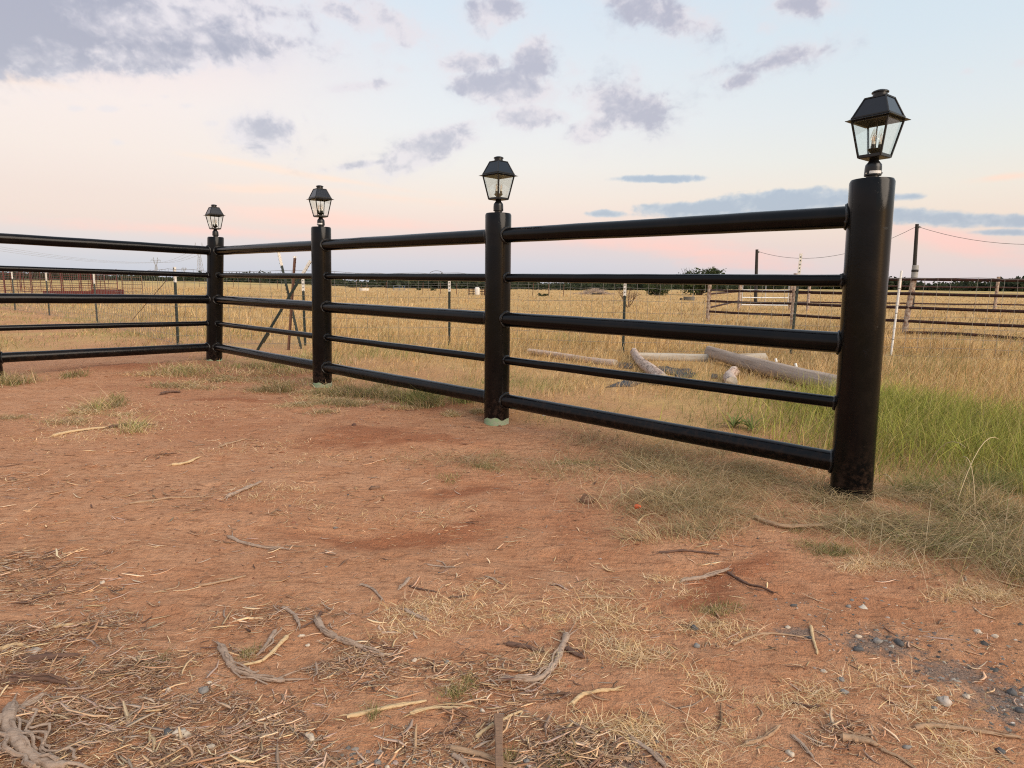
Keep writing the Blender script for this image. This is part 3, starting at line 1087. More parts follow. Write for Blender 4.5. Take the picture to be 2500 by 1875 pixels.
# white plastic pole
g = G(2175, 869)
b = Vector((g[0], g[1], hp(*g) - .05)); t = Vector(at_dist(2201, 661, g[1] + .05))
pole = MB(); pole.tube([b, b.lerp(t, .5), t], .0155, 14)
o = pole.build('plastic_pole', M_PVC, smooth=True)
tag(o, 'thin white plastic pole leaning beside the near black post', 'pole')
d = (t - b).normalized()
for q in (.22, .52, .8):
    c = b + (t - b) * q
    mb = MB(); mb.tube([c - d * .006, c + d * .006], .0185, 10); mb.build('wire_clip', M_WIRE, o)

# ------------------------------------------------------------------ rusty pipe pen at right
pen = empty('pipe_pen', (0, 0, 0))
tag(pen, 'rusty brown pipe pen with peeling pale posts at right', 'livestock pen')


def gz(px, y):
    """ground point under a column of the picture at distance y"""
    d = ray(px, 760)
    t = y / d[1]
    return np.array([d[0] * t, y])


FRONT = [gz(1729, 18.4), gz(1935, 16.6), gz(2213, 14.3), gz(2660, 12.4), gz(2900, 11.6)]
REAR = [gz(1803, 27.8), gz(1928, 28), gz(1971, 28), gz(2190, 28), gz(2427, 28), gz(2640, 28)]


def pen_post(p, h, r, mat=M_OLDPOST, lean=0.0):
    z = hp(*p)
    mb = MB(); mb.tube([(p[0], p[1], z - .2), (p[0] + lean * .5, p[1], z + h * .5), (p[0] + lean, p[1], z + h)], [r * 1.04, r, r * .98], 12, jit=.04)
    return mb.build('post', mat, pen, smooth=True)


for i, p in enumerate(FRONT):
    pen_post(p, (1.25, 1.38, 1.30, 1.28, 1.3)[i], (.055, .05, .058, .055, .055)[i], lean=(0, 0, .09, 0, 0)[i])
for i, p in enumerate(REAR):
    pen_post(p, (1.35, 1.4, 1.25, 1.4, 1.58, 1.5)[i], .065)
for line, zs, rr in ((FRONT, (1.23, .91, .60, .30), .034), (REAR, (1.12, .76, .38), .034)):
    for i in range(len(line) - 1):
        if line is REAR and i == 0: continue
        for zz in zs:
            a, b = line[i], line[i + 1]
            mb = MB(); mb.tube([(*(a + (b - a) * t), hp(*(a + (b - a) * t)) * .3 + zz - .015 * math.sin(math.pi * t)) for t in np.linspace(0, 1, 6)], rr, 10)
            mb.build('rail', M_RUSTPIPE, pen, smooth=True)
for zz in (1.15, .8, .4):
    mb = MB(); mb.tube([(*FRONT[0], zz), (*REAR[0], zz)], .03, 8); mb.build('rail', M_RUSTPIPE, pen, smooth=True)
c = FRONT[2]
z = hp(*c)
cap = MB(); cap.lathe([(.066, 1.26), (.066, 1.53), (.05, 1.532)], 16, (c[0] + .09, c[1], z)); capo = cap.build('post_cap', M_GREYPVC, pen, smooth=True)
mb = MB(); mb.lathe([(.070, 1.385), (.070, 1.435)], 16, (c[0] + .09, c[1], z)); mb.build('cap_band', M_POLE, capo, smooth=True)
fr = MB(); fr.tube([(*(FRONT[2] + (FRONT[4] - FRONT[2]) * t + np.array([0, -.25])), hp(*(FRONT[2] + (FRONT[4] - FRONT[2]) * t)) + .05 + .02 * math.sin(9 * t)) for t in np.linspace(-.03, .95, 12)], .034, 10)
tag(fr.build('fallen_pipe', M_RUSTPIPE, smooth=True), 'dark rusty pipe lying in the grass below the pen rails', 'pipe')
# galvanised gate
gt = empty('farm_gate', (REAR[0][0], REAR[0][1], hp(*REAR[0])))
tag(gt, 'light galvanised tube gate in the back of the pipe pen', 'gate')
gv = Vector((REAR[1][0] - REAR[0][0], REAR[1][1] - REAR[0][1], 0))
for zz in (1.18, .88, .56, .24):
    mb = MB(); mb.tube([gv * .05 + Vector((0, 0, zz)), gv * .95 + Vector((0, 0, zz))], .026, 8); mb.build('bar', M_GALV, gt, smooth=True)
for tt in (.05, .5, .95):
    mb = MB(); mb.tube([gv * tt + Vector((0, 0.01, .2)), gv * tt + Vector((0, 0.01, 1.2))], .022 if tt != .5 else .015, 8); mb.build('upright', M_GALV, gt, smooth=True)

# ------------------------------------------------------------------ utility poles
def upole(bx, by, tx, ty, lab, r):
    g = G(bx, by)
    b = Vector((g[0], g[1], hp(*g) - .3)); t = Vector(at_dist(tx, ty, g[1]))
    root = empty('utility_pole', (g[0], g[1], hp(*g)))
    off = Vector((g[0], g[1], hp(*g)))
    mb = MB(); mb.tube([b - off, t - off], [r * 1.15, r * .9], 12); mb.build('shaft', M_POLE, root, smooth=True)
    mb = MB(); mb.lathe([(.03, 0), (.045, .03), (.03, .06), (.045, .09), (.02, .12)], 10, tuple(t - off + Vector((.12, -.05, -.22)))); mb.build('insulator', M_GREYPVC, root, smooth=True)
    mb = MB(); mb.bar(t - off + Vector((-.05, -.05, -.16)), t - off + Vector((.2, -.05, -.16)), .03); mb.build('bracket', M_POLE, root)
    tag(root, lab, 'utility pole', 'short dark poles carrying the wire')
    return t


u1 = upole(1845, 738, 1848, 609, 'short dark pole standing behind the farm gate', .10)
u2 = upole(2227, 750, 2239, 547, 'tall dark pole standing right of the near black post', .095)
u1w, u2w = u1 - Vector((-.15, 0, .15)), u2 - Vector((0, 0, .12))
lo = Vector(at_dist(1950, 625, (u1.y + u2.y) / 2))


def wire(name, pts, r, lab):
    mb = MB(); mb.tube(pts, r, 5); tag(mb.build(name, M_CABLE if r < .05 else M_HVCABLE), lab, 'wire')


def sagline(a, b, s, n=18): return [a.lerp(b, t) - Vector((0, 0, s * 4 * t * (1 - t))) for t in np.linspace(0, 1, n)]


wire('overhead_wire', sagline(u1w, u2w, .95), .012, 'slack dark wire between the two short poles')
wire('overhead_wire', sagline(u2w, Vector(at_dist(2900, 535, 30)), 1.05), .012, 'slack dark wire running right from the tall dark pole')

# ------------------------------------------------------------------ red corral at left
def panel(p0, p1, h, mat, lab, group, n_h=6, n_v=3, r=.028):
    root = empty('corral_panel', (p0[0], p0[1], hp(*p0)))
    d = Vector((p1[0] - p0[0], p1[1] - p0[1], hp(*p1) - hp(*p0)))
    for i in range(n_h):
        zz = .18 + (h - .2) * i / (n_h - 1)
        mb = MB(); mb.tube([d * .01 + Vector((0, 0, zz)), d * .99 + Vector((0, 0, zz))], r * .8, 6); mb.build('bar', mat, root, smooth=True)
    for i in range(n_v):
        t = .01 + .98 * i / (n_v - 1)
        mb = MB(); mb.tube([d * t + Vector((0, .02, -.02)), d * t + Vector((0, .02, h + .05))], r * (1.05 if i in (0, n_v - 1) else .7), 6); mb.build('upright', mat, root, smooth=True)
    tag(root, lab, 'corral panel', group)


M_BROWNPIPE = mat_plain('brown corral pipe', (.16, .085, .05), .7, nscale=8)
cols = [(-130, 18), (18, 82), (84, 157), (159, 229), (231, 292)]
for i, (a, b) in enumerate(cols):
    panel(gz(a, 41), gz(b, 40 - i * .3), 1.55, M_REDPIPE,
          ('red corral panel cut by the left edge of the picture', 'red corral panel, second from the left edge, uprights close together',
           'red corral panel in the middle of the red row', 'red corral panel fourth from the left edge', 'rightmost red corral panel, above the maroon feed bunk')[i],
          'red corral panels in the left field', n_v=(4, 5, 3, 4, 4)[i])
for i, (a, b) in enumerate([(-60, 57), (58, 130), (132, 200), (202, 262)]):
    panel(gz(a, 47), gz(b, 46.5), 1.5, M_REDPIPE, ('back row red panel behind the left edge panel', 'back row red panel behind the close uprights', 'back row red panel behind the middle of the corral', 'back row red panel behind the feed bunk')[i], 'red corral panels behind the front row', n_h=5, n_v=4, r=.026)
panel(gz(303, 42), gz(352, 42), 1.15, M_BROWNPIPE, 'thin brown panel standing right of the red corral', 'brown panels', n_h=5, n_v=3, r=.022)
bk = empty('feed_bunk', (*gz(228, 38.5), hp(*gz(228, 38.5))))
dv = Vector((*(gz(292, 38.5) - gz(228, 38.5)), 0))
dl = Vector((*(gz(110, 38.5) - gz(228, 38.5)), 0))
for nm, a, b, hh in (('trough_side', Vector(), dv, .34), ('trough_side', dl, Vector(), .22)):
    mb = MB(); mb.bar(a + Vector((0, 0, hh / 2 + .03)), b + Vector((0, 0, hh / 2 + .03)), .03, hh); mb.build(nm, M_REDPIPE, bk)
    mb = MB(); mb.bar(a + Vector((0, .6, hh / 2 + .03)), b + Vector((0, .6, hh / 2 + .03)), .03, hh); mb.build(nm, M_REDPIPE, bk)
    mb = MB(); mb.bar(a + Vector((0, .3, .12)), b + Vector((0, .3, .12)), .56, .03); mb.build('trough_floor', M_REDPIPE, bk)
tag(bk, 'low maroon metal feed bunk in the grass before the corral', 'feed trough')

# far field fence of thin posts
ff = empty('field_fence', (0, 0, 0))
tag(ff, 'far row of thin dark posts with wire crossing the pasture', 'fence')
fpx = [(300, 695), (325, 696), (352, 697), (385, 698), (418, 699), (452, 700), (487, 701), (570, 703), (612, 705), (637, 706), (678, 707), (740, 709), (800, 711), (870, 713), (942, 715), (1032, 717), (1076, 718), (1115, 719), (1300, 722), (1340, 723), (1375, 724)]
tops = []
for px, py in fpx:
    g = G(px, py); z = hp(*g)
    lean = random.uniform(-.08, .08)
    mb = MB(); mb.tube([(g[0], g[1], z - .1), (g[0] + lean, g[1], z + 1.05)], .028, 5); mb.build('post', M_TRUST, ff)
    tops.append(Vector((g[0] + lean, g[1], z + .95)))
for q in (.0, .4):
    mb = MB(); mb.tube([t - Vector((0, 0, q)) for t in tops], .009, 4); mb.build('wire', M_WIRE, ff)

# ------------------------------------------------------------------ lying logs
def log(name, ptsA, ptsB, r0, r1, mat, lab, lift=(0, 0), parts=None, n=18):
    a = Vector((*ptsA, hp(*ptsA) + r0 * .8 + lift[0])); b = Vector((*ptsB, hp(*ptsB) + r1 * .8 + lift[1]))
    d = b - a
    root = empty(name, a)
    root.rotation_euler = d.to_track_quat('X', 'Z').to_euler()
    L = d.length
    mb = MB()
    N = 16
    ph = random.uniform(0, 9)
    v, f = [], []
    for i in range(N + 1):
        t = i / N
        r = r0 + (r1 - r0) * t
        cx = L * t
        for k in range(n):
            an = 2 * math.pi * k / n
            rr = r * (1 + .05 * math.sin(3 * an + ph + t * 2) + .04 * math.sin(7 * an + t * 9) + random.uniform(-.05, .05))
            end = (.012 * math.sin(2 * an + ph)) if i in (0, N) else 0
            v.append((cx + end, rr * math.cos(an) + .022 * math.sin(t * 5 + ph), rr * math.sin(an) + .012 * math.cos(t * 4 + ph)))
    for i in range(N):
        for k in range(n): f.append((i * n + k, i * n + (k + 1) % n, (i + 1) * n + (k + 1) % n, (i + 1) * n + k))
    mb.add(v, f)
    mb.build('trunk', mat, root, smooth=True)
    for x, s in ((0, 0), (L, N)):
        e = MB(); ring = v[s * n:(s + 1) * n]
        e.add([tuple(np.mean(ring, 0))] + ring, [(0, 1 + k, 1 + (k + 1) % n) if s == N else (0, 1 + (k + 1) % n, 1 + k) for k in range(n)])
        e.build('cut_end', M_LOGPALE, root)
    tag(root, lab, 'log', 'logs lying in the grass behind the fence')
    return root, L


log('log', G(1293, 868), G(1505, 893), .044, .05, M_LOGOLD, 'thin pinkish log half sunk in grass, farthest left of the logs')
log('log', G(1545, 868), G(1612, 946), .056, .066, M_LOGBARK, 'blotchy log with peeling bark pointing towards the fence', lift=(.03, 0))
log('log', G(1560, 880), G(1868, 884), .06, .066, M_LOGPALE, 'long straight pale log lying behind the big grey log')
big, L = log('log', G(1727, 880), G(2120, 985), .078, .096, M_LOGGREY, 'big cracked grey log sloping down to the near black post', lift=(.07, 0))
log('log', G(1788, 915), G(1780, 952), .062, .06, M_LOGBARK, 'short dark log stub poking out under the big grey log')
for tt in (.52, .64):
    mb = MB(); mb.lathe([(.012, 0), (.014, .008), (.010, .016), (.014, .024), (.014, .036), (.008, .040)], 12)
    o = mb.build('insulator', M_PVC, big, smooth=True)
    o.location = (L * tt, .02, .086); o.rotation_euler = (0, -.5, .3)


def sheet(pxs, lab, h=.022):
    P = [G(*p) for p in pxs]
    c = np.mean(P, 0)
    n, m_ = 14, 9
    a, b, c2, d = P
    V, Q = [], []
    for i in range(n + 1):
        for j in range(m_ + 1):
            u, v = i / n, j / m_
            p = (a * (1 - u) + b * u) * (1 - v) + (d * (1 - u) + c2 * u) * v
            zz = hp(*p) + .6 * h * (.55 + abs(float(fbm(np.array(p[0] * 6), np.array(p[1] * 6), 77, 3))) * 1.9) * (1 if 0 < v < 1 and 0 < u < 1 else .35)
            V.append((*p, zz))
    for i in range(n):
        for j in range(m_): Q.append((i * (m_ + 1) + j, (i + 1) * (m_ + 1) + j, (i + 1) * (m_ + 1) + j + 1, i * (m_ + 1) + j + 1))
    o = MB().add(V, Q).build('plastic_sheet', M_TARP, smooth=True)
    sd = o.modifiers.new('thick', 'SOLIDIFY'); sd.thickness = .004
    tag(o, lab, 'plastic sheet', 'scraps of black plastic among the logs')


sheet([(1600, 910), (1680, 922), (1690, 906), (1605, 896)], 'crumpled black plastic right of the peeling bark log', .045)
sheet([(1478, 948), (1545, 948), (1590, 930), (1520, 932)], 'flat black plastic strip in front of the peeling bark log')
sheet([(1505, 898), (1545, 902), (1548, 888), (1512, 886)], 'small black plastic scrap at the end of the thin pinkish log', .03)
sheet([(1640, 926), (1690, 922), (1700, 912), (1660, 912)], 'grey black plastic tatter behind the lower fence rails', .03)
sheet([(1736, 926), (1752, 926), (1752, 914), (1738, 914)], 'tiny black plastic piece left of the short log stub', .03)

# ------------------------------------------------------------------ pylons and lines
def pylon(px, top_py, dist, lab, hgt):
    base = at_dist(px, 690, dist); base[2] = hp(base[0], base[1])
    top = at_dist(px, top_py, dist)[2]
    H = top - base[2]
    root = empty('pylon', tuple(base))
    wd, s = H * .17, .0045 * dist / 10
    th = max(.22, dist * .00042)
    body = MB()
    waist = H * .62
    for sx in (-1, 1):
        for sy in (-1, 1):
            body.bar((sx * wd / 2, sy * wd / 2, 0), (sx * wd * .16, sy * wd * .16, waist), th)
    for i in range(6):
        t0, t1 = i / 6, (i + 1) / 6
        w0, w1 = wd / 2 * (1 - t0 * .68), wd / 2 * (1 - t1 * .68)
        for sx in (-1, 1):
            body.bar((sx * w0, -w0, waist * t0), (-sx * w1, -w1, waist * t1), th * .6)
            body.bar((sx * w0, w0, waist * t0), (-sx * w1, w1, waist * t1), th * .6)
        body.bar((-w1, -w1, waist * t1), (w1, -w1, waist * t1), th * .6)
    body.build('lattice_body', M_PYLON, root)
    arm = MB()
    for sx in (-1, 1):
        arm.bar((sx * wd * .14, 0, waist), (sx * wd * .62, 0, H * .86), th)
        arm.bar((sx * wd * .05, 0, waist), (sx * wd * .40, 0, H * .86), th * .7)
        arm.bar((sx * wd * .62, 0, H * .86), (sx * wd * .52, 0, H), th * .8)
        arm.bar((sx * wd * .40, 0, H * .86), (sx * wd * .52, 0, H), th * .6)
        arm.bar((sx * wd * .5, 0, H * .86), (sx * wd * 1.3, 0, H * .86), th)
        arm.bar((sx * wd * .55, 0, H * .93), (sx * wd * 1.3, 0, H * .87), th * .6)
        arm.bar((sx * wd * 1.28, 0, H * .86), (sx * wd * 1.28, 0, H * .78), th * .6)
        for q in (.2, .5, .8):
            arm.bar((sx * wd * (.14 + .44 * q), 0, waist + (H * .86 - waist) * q), (sx * wd * (.05 + .35 * min(1, q + .25)), 0, waist + (H * .86 - waist) * min(1, q + .25)), th * .5)
    arm.bar((-wd * .62, 0, H * .86), (wd * .62, 0, H * .86), th)
    arm.bar((-wd * .40, 0, H * .82), (wd * .40, 0, H * .82), th * .6)
    arm.build('cross_arm', M_PYLON, root)
    tag(root, lab, 'pylon', 'far power pylons')
    return [Vector((base[0] + sx * wd * 1.28, base[1], base[2] + H * .78)) for sx in (-1, 0, 1)], Vector((base[0], base[1], top))


p1, t1 = pylon(384, 628, 1150, 'far grey lattice pylon with wide arms between the left rails', 40)
p2, t2 = pylon(491, 592, 690, 'tall grey lattice pylon just left of the corner fence post', 40)
p3, t3 = pylon(452, 652, 2100, 'smallest farthest pylon left of the corner fence post', 40)
for i in range(3):
    wire('power_cable', sagline(p1[i], Vector(at_dist(-420, 520 + 8 * i, 420)), 9 + i, 24), .10, ('uppermost', 'middle', 'lowest')[i] + ' faint power cable sagging left from the far pylon')
    wire('power_cable', sagline(p1[i], p2[i], 5, 16), .11, ('left', 'centre', 'right')[i] + ' faint power cable between the two nearer pylons')

# ------------------------------------------------------------------ trees and shrubs
def leaf_cloud(cent, rad, n, size, cols, seed=0, squash=1.0, shell=.35):
    """many small leaf faces through an ellipsoid; returns verts, quads, colours"""
    r = np.random.default_rng(seed)
    d = r.normal(size=(n, 3)); d /= np.linalg.norm(d, axis=1)[:, None]
    rr = (shell + (1 - shell) * r.random(n)) ** .6
    lump = 1 + .28 * np.sin(d[:, 0] * 5 + seed) * np.cos(d[:, 1] * 4 + seed * 2) + .2 * np.sin(d[:, 2] * 7 + seed)
    P = d * (rr * lump)[:, None] * np.array(rad) + np.array(cent)
    a = r.normal(size=(n, 3)); a /= np.linalg.norm(a, axis=1)[:, None]
    b = np.cross(a, r.normal(size=(n, 3))); b /= np.linalg.norm(b, axis=1)[:, None]
    s = size * (.5 + r.random(n))[:, None]
    V = np.stack([P - a * s, P - b * s * .55, P + a * s, P + b * s * .55], 1).reshape(-1, 3)
    Q = np.arange(n * 4).reshape(-1, 4)
    cc = np.array(cols)[r.integers(0, len(cols), n)] * (.75 + .5 * r.random(n))[:, None]
    return V, Q, np.repeat(cc, 4, 0)


LEAF = [(.045, .062, .028), (.062, .080, .034), (.080, .095, .045), (.035, .048, .026)]


def tree(px, by, wpx, ty, lab, group, n=2600, cat='tree', name='mesquite_tree', cols=LEAF, trunk=True, lobes=7, seed=1):
    g = G(px, by)
    z = hp(*g)
    dd = np.hypot(*g)
    Wd = wpx * dd / F
    H = at_dist(px, ty, g[1])[2] - z
    root = empty(name, (g[0], g[1], z))
    r = random.Random(seed)
    Vs, Qs, Cs = [], [], []
    k = 0
    br = MB()
    for i in range(lobes):
        t = (i + .5) / lobes - .5
        c = (t * Wd * .78, r.uniform(-.25, .25) * Wd, H * r.uniform(.34, .66))
        rad = (Wd * r.uniform(.17, .27), Wd * .24, H * r.uniform(.30, .42))
        V, Q, cc = leaf_cloud(c, rad, n // lobes, max(.05, Wd * .028), cols, seed * 31 + i)
        V[:, 2] = np.maximum(V[:, 2], .04)
        Vs.append(V); Qs.append(Q + k); Cs.append(cc); k += len(V)
        br.tube([(r.uniform(-.05, .05) * Wd, 0, -.1), (c[0] * .4, c[1] * .4, H * .25), (c[0], c[1], c[2])], [.03 * Wd, .02 * Wd, .006 * Wd], 6)
    for i in range(14):      # stray twigs above the crown
        x0 = r.uniform(-.42, .42) * Wd
        br.tube([(x0 * .7, 0, H * .5), (x0 + r.uniform(-.05, .05) * Wd, r.uniform(-.1, .1), H * r.uniform(.85, 1.0))], [.008 * Wd, .002 * Wd], 4)
    if trunk: br.build('trunk', M_BARK, root)
    np_mesh('crown', np.concatenate(Vs), np.concatenate(Qs), M_GRASS, np.concatenate(Cs), parent=root)
    tag(root, lab, cat, group)


tree(1706, 721, 104, 652, 'wide dark green tree rising above the rail near mid right', 'scrub trees in the pasture', 3600, seed=3)
tree(1602, 722, 58, 686, 'rounded dark green bush left of the wide tree', 'scrub trees in the pasture', 2400, seed=5, name='scrub_bush', cat='bush', lobes=5)
for i, (px, by, wp, ty, lab) in enumerate([(958, 706, 12, 699, 'tiny dark shrub left of the blue field panel'), (1023, 710, 13, 702, 'tiny dark shrub right of the blue field panel'),
                                           (1057, 711, 16, 702, 'low dark shrub between field panel and white tank'), (868, 703, 14, 696, 'faint low shrub beyond the white field trough'),
                                           (1325, 724, 30, 716, 'straggly grey shrub right of the middle post')]):
    tree(px, by, wp, ty, lab, 'small shrubs far out in the pasture', 260, 'shrub', 'low_shrub', seed=20 + i, lobes=3)


def treeline():
    """scrub woods along the horizon that read as one band"""
    r = np.random.default_rng(5)
    Vs, Qs, Cs = [], [], []
    k = 0
    px = -260.0
    i = 0
    while px < 2780:
        for row in range(2):
            u = np.clip((px - 520) / 350, 0, 1)
            v = np.clip((px - 1500) / 500, 0, 1)
            dist = 320 * (1 - u) + 112 * u
            dist = dist * (1 - v) + 300 * v + row * 35 + r.uniform(-12, 12)
            hh = (3.4 * (1 - u) + 1.6 * u) * (1 - v) + 4.6 * v
            hh *= r.uniform(.65, 1.2) * (1 + .25 * math.sin(px * .013) + .12 * math.sin(px * .041))
            c = gz(px + r.uniform(-6, 6), dist)
            wd = hh * r.uniform(.8, 1.5)
            V, Q, cc = leaf_cloud((c[0], c[1], hp(*c) + hh * .42), (wd, wd * .8, hh * .55), 85, hh * .19,
                                  [(.042, .055, .034), (.052, .062, .040), (.060, .075, .042), (.032, .042, .030)], i, shell=.1)
            Vs.append(V); Qs.append(Q + k); Cs.append(cc); k += len(V); i += 1
        px += 4.6
    o = np_mesh('treeline', np.concatenate(Vs), np.concatenate(Qs), M_GRASS, np.concatenate(Cs))
    tag(o, 'dark band of scrub woods along the whole horizon', 'woodland', kind='stuff')


treeline()


def bare_bush(px, by, ty, lab):
    g = G(px, by); z = hp(*g)
    H = at_dist(px, ty, g[1])[2] - z
    root = empty('bare_bush', (g[0], g[1], z))
    mb = MB()
    r = random.Random(8)
    def grow(p, d, L, rad, lv):
        q = p + d * L
        mb.tube([p, p.lerp(q, .5) + Vector((r.uniform(-.05, .05), r.uniform(-.05, .05), 0)) * L, q], [rad, rad * .85, rad * .6], 4)
        if lv == 0: return
        for _ in range(r.choice((2, 3, 3))):
            nd = (d + Vector((r.uniform(-.7, .7), r.uniform(-.7, .7), r.uniform(-.15, .45)))).normalized()
            grow(p.lerp(q, r.uniform(.55, 1)), nd, L * r.uniform(.6, .82), rad * .62, lv - 1)
    for i in range(5):
        a = i * 1.257
        grow(Vector((0, 0, -.03)), Vector((.55 * math.cos(a), .55 * math.sin(a), .8)).normalized(), H * .36, .019, 4)
    mb.build('branches', M_TRUST, root)
    tag(root, lab, 'bush')


bare_bush(1533, 752, 690, 'leafless reddish twiggy bush behind a white tipped post')


def brush_pile():
    g = G(1452, 719)
    root = empty('brush_pile', (*g, hp(*g)))
    r = random.Random(4)
    mb = MB()
    for i in range(260):
        x = r.gauss(0, .85); y = r.uniform(-.8, .8)
        h = .62 * math.exp(-(x / 1.1) ** 2) * r.random()
        a = r.uniform(-.5, .5) + (0 if r.random() < .5 else math.pi)
        L = r.uniform(.2, .7)
        mb.tube([(x, y, h), (x + L * math.cos(a), y + L * math.sin(a), h + r.uniform(-.1, .16))], [.022, .008], 4)
    mb.build('branches', M_LOGGREY, root)
    mb = MB(); mb.box((.1, -1.0, .09), (1.0, .2, .12)); mb.build('plank', M_POLE, root)
    tag(root, 'low heap of grey brushwood out in the pasture', 'brush pile')


brush_pile()
g = G(1682, 733)
tr = empty('water_trough', (*g, hp(*g)))
MB().lathe([(.38, 0), (.40, .26), (.36, .26), (.34, .12), (0, .12)], 24).build('basin', M_TROUGH, tr, smooth=True)
mb = MB(); mb.tube([(.3, .1, 0), (.3, .1, .36), (.2, .05, .38)], .015, 6); mb.build('filler_pipe', M_GALV, tr)
mb = MB(); mb.box((-.55, .05, .07), (.16, .2, .16)); mb.build('valve_box', M_POLE, tr)
tag(tr, 'small round grey water trough in front of the wide tree', 'trough')
g = G(1165, 721)
tk = empty('water_tank', (*g, hp(*g)))
MB().lathe([(.20, .06), (.21, .10), (.21, .58), (.17, .66), (.08, .69), (0, .69)], 18).build('tank', M_TANK, tk, smooth=True)
mb = MB()
for x in (-.7, -.35, .4, .6): mb.bar((x, .1, 0), (x, .1, .58), .07)
for zz in (.12, .34, .52): mb.bar((-.75, .14, zz), (.65, .14, zz), .06)
mb.build('pipe_rack', M_RUSTPIPE, tk)
tag(tk, 'small white tank on a rusty rack far out in the pasture', 'tank')
g0, g1 = gz(962, 78), gz(989, 78)
fp = empty('field_panel', (*g0, hp(*g0)))
d = Vector((*(g1 - g0), 0))
M_BLUEPIPE = mat_plain('blue painted pipe', (.10, .14, .20), .6)
for zz in (.06, .32, .58):
    mb = MB(); mb.bar(Vector((0, 0, zz)), d + Vector((0, 0, zz)), .05); mb.build('bar', M_BLUEPIPE, fp)
for t in (0, .5, 1):
    mb = MB(); mb.bar(d * t, d * t + Vector((0, 0, .62)), .05); mb.build('upright', M_BLUEPIPE, fp)
tag(fp, 'small blue grey pipe panel standing alone in the pasture', 'panel')
g = gz(890, 74)
tr2 = empty('field_trough', (*g, hp(*g)))
MB().lathe([(.55, .0), (.6, .28), (.55, .28), (.5, .1), (0, .1)], 20).build('basin', M_TANK, tr2, smooth=True)
mb = MB(); mb.tube([(-.45, .6, 0), (-.45, .6, .75)], .035, 6); mb.tube([(.3, .6, 0), (.3, .6, .75)], .035, 6); mb.build('frame', M_TRUST, tr2)
tag(tr2, 'pale trough with two thin posts far behind the sticker lantern post', 'trough')


# ------------------------------------------------------------------ grass
def blades(name, P, h, wd, azm, lean, curl, droop, col, nseg=3):
    """curved tapering blades as one mesh of quads"""
    N = len(P)
    t = np.linspace(0, 1, nseg + 1)[None, :, None]
    d = np.stack([np.cos(azm), np.sin(azm), np.zeros(N)], -1)[:, None, :]
    fa = rng.uniform(0, math.pi, N)
    sd = np.stack([np.cos(fa), np.sin(fa), np.zeros(N)], -1)[:, None, :]
    H = h[:, None, None]
    horiz = H * (lean[:, None, None] * t + curl[:, None, None] * t ** 2)
    vert = H * (t - droop[:, None, None] * t ** 2)
    cen = P[:, None, :] + d * horiz + np.array([0, 0, 1.0]) * vert
    ww = (wd[:, None, None] / 2) * (1 - .86 * t ** 1.4)
    V = np.stack([cen - sd * ww, cen + sd * ww], 2).reshape(-1, 3)
    b = (np.arange(N) * 2 * (nseg + 1))[:, None]
    k = np.arange(nseg)[None, :] * 2
    Q = np.stack([b + k, b + k + 1, b + k + 3, b + k + 2], -1).reshape(-1, 4)
    cc = np.repeat(col, 2 * (nseg + 1), 0)
    return np_mesh(name, V, Q, M_GRASS, cc)


def pick(cols, wts, n):
    c = np.array(cols)[rng.choice(len(cols), n, p=np.array(wts) / sum(wts))]
    return c * (.62 + .66 * rng.random(n))[:, None] * (1 + .03 * rng.normal(size=(n, 3)))


GOLD = [(.66, .445, .205), (.59, .385, .17), (.76, .56, .31), (.42, .26, .115), (.27, .165, .075)]
GREENISH = [(.24, .26, .095), (.31, .31, .12), (.18, .20, .075), (.40, .34, .14)]
LUSH = [(.32, .33, .075), (.43, .42, .105), (.20, .215, .055), (.56, .46, .18)]
GREY = [(.44, .36, .20), (.32, .28, .14), (.58, .45, .26), (.20, .185, .09)]
STRAW = [(.70, .52, .30), (.62, .43, .225), (.78, .61, .40)]


def polar(n, r0, r1, a0=-52, a1=52):
    r = np.exp(rng.uniform(math.log(r0), math.log(r1), n))
    a = np.radians(rng.uniform(a0, a1, n))
    return r * np.sin(a), r * np.cos(a)


gc = G(2440, 1090)
gcen2 = G(2130, 1010)


def lush_w(x, y):
    a = np.exp(-(((x - gc[0]) / 1.15) ** 2 + ((y - gc[1]) / 1.0) ** 2))
    b = .75 * np.exp(-(((x - gcen2[0]) / .8) ** 2 + ((y - gcen2[1]) / .55) ** 2))
    return np.clip(np.maximum(a, b) * 1.25 + .5 * fbm(x / .5, y / .5, 71, 3) * (a > .08), 0, 1)


LOGC = G(1680, 910)


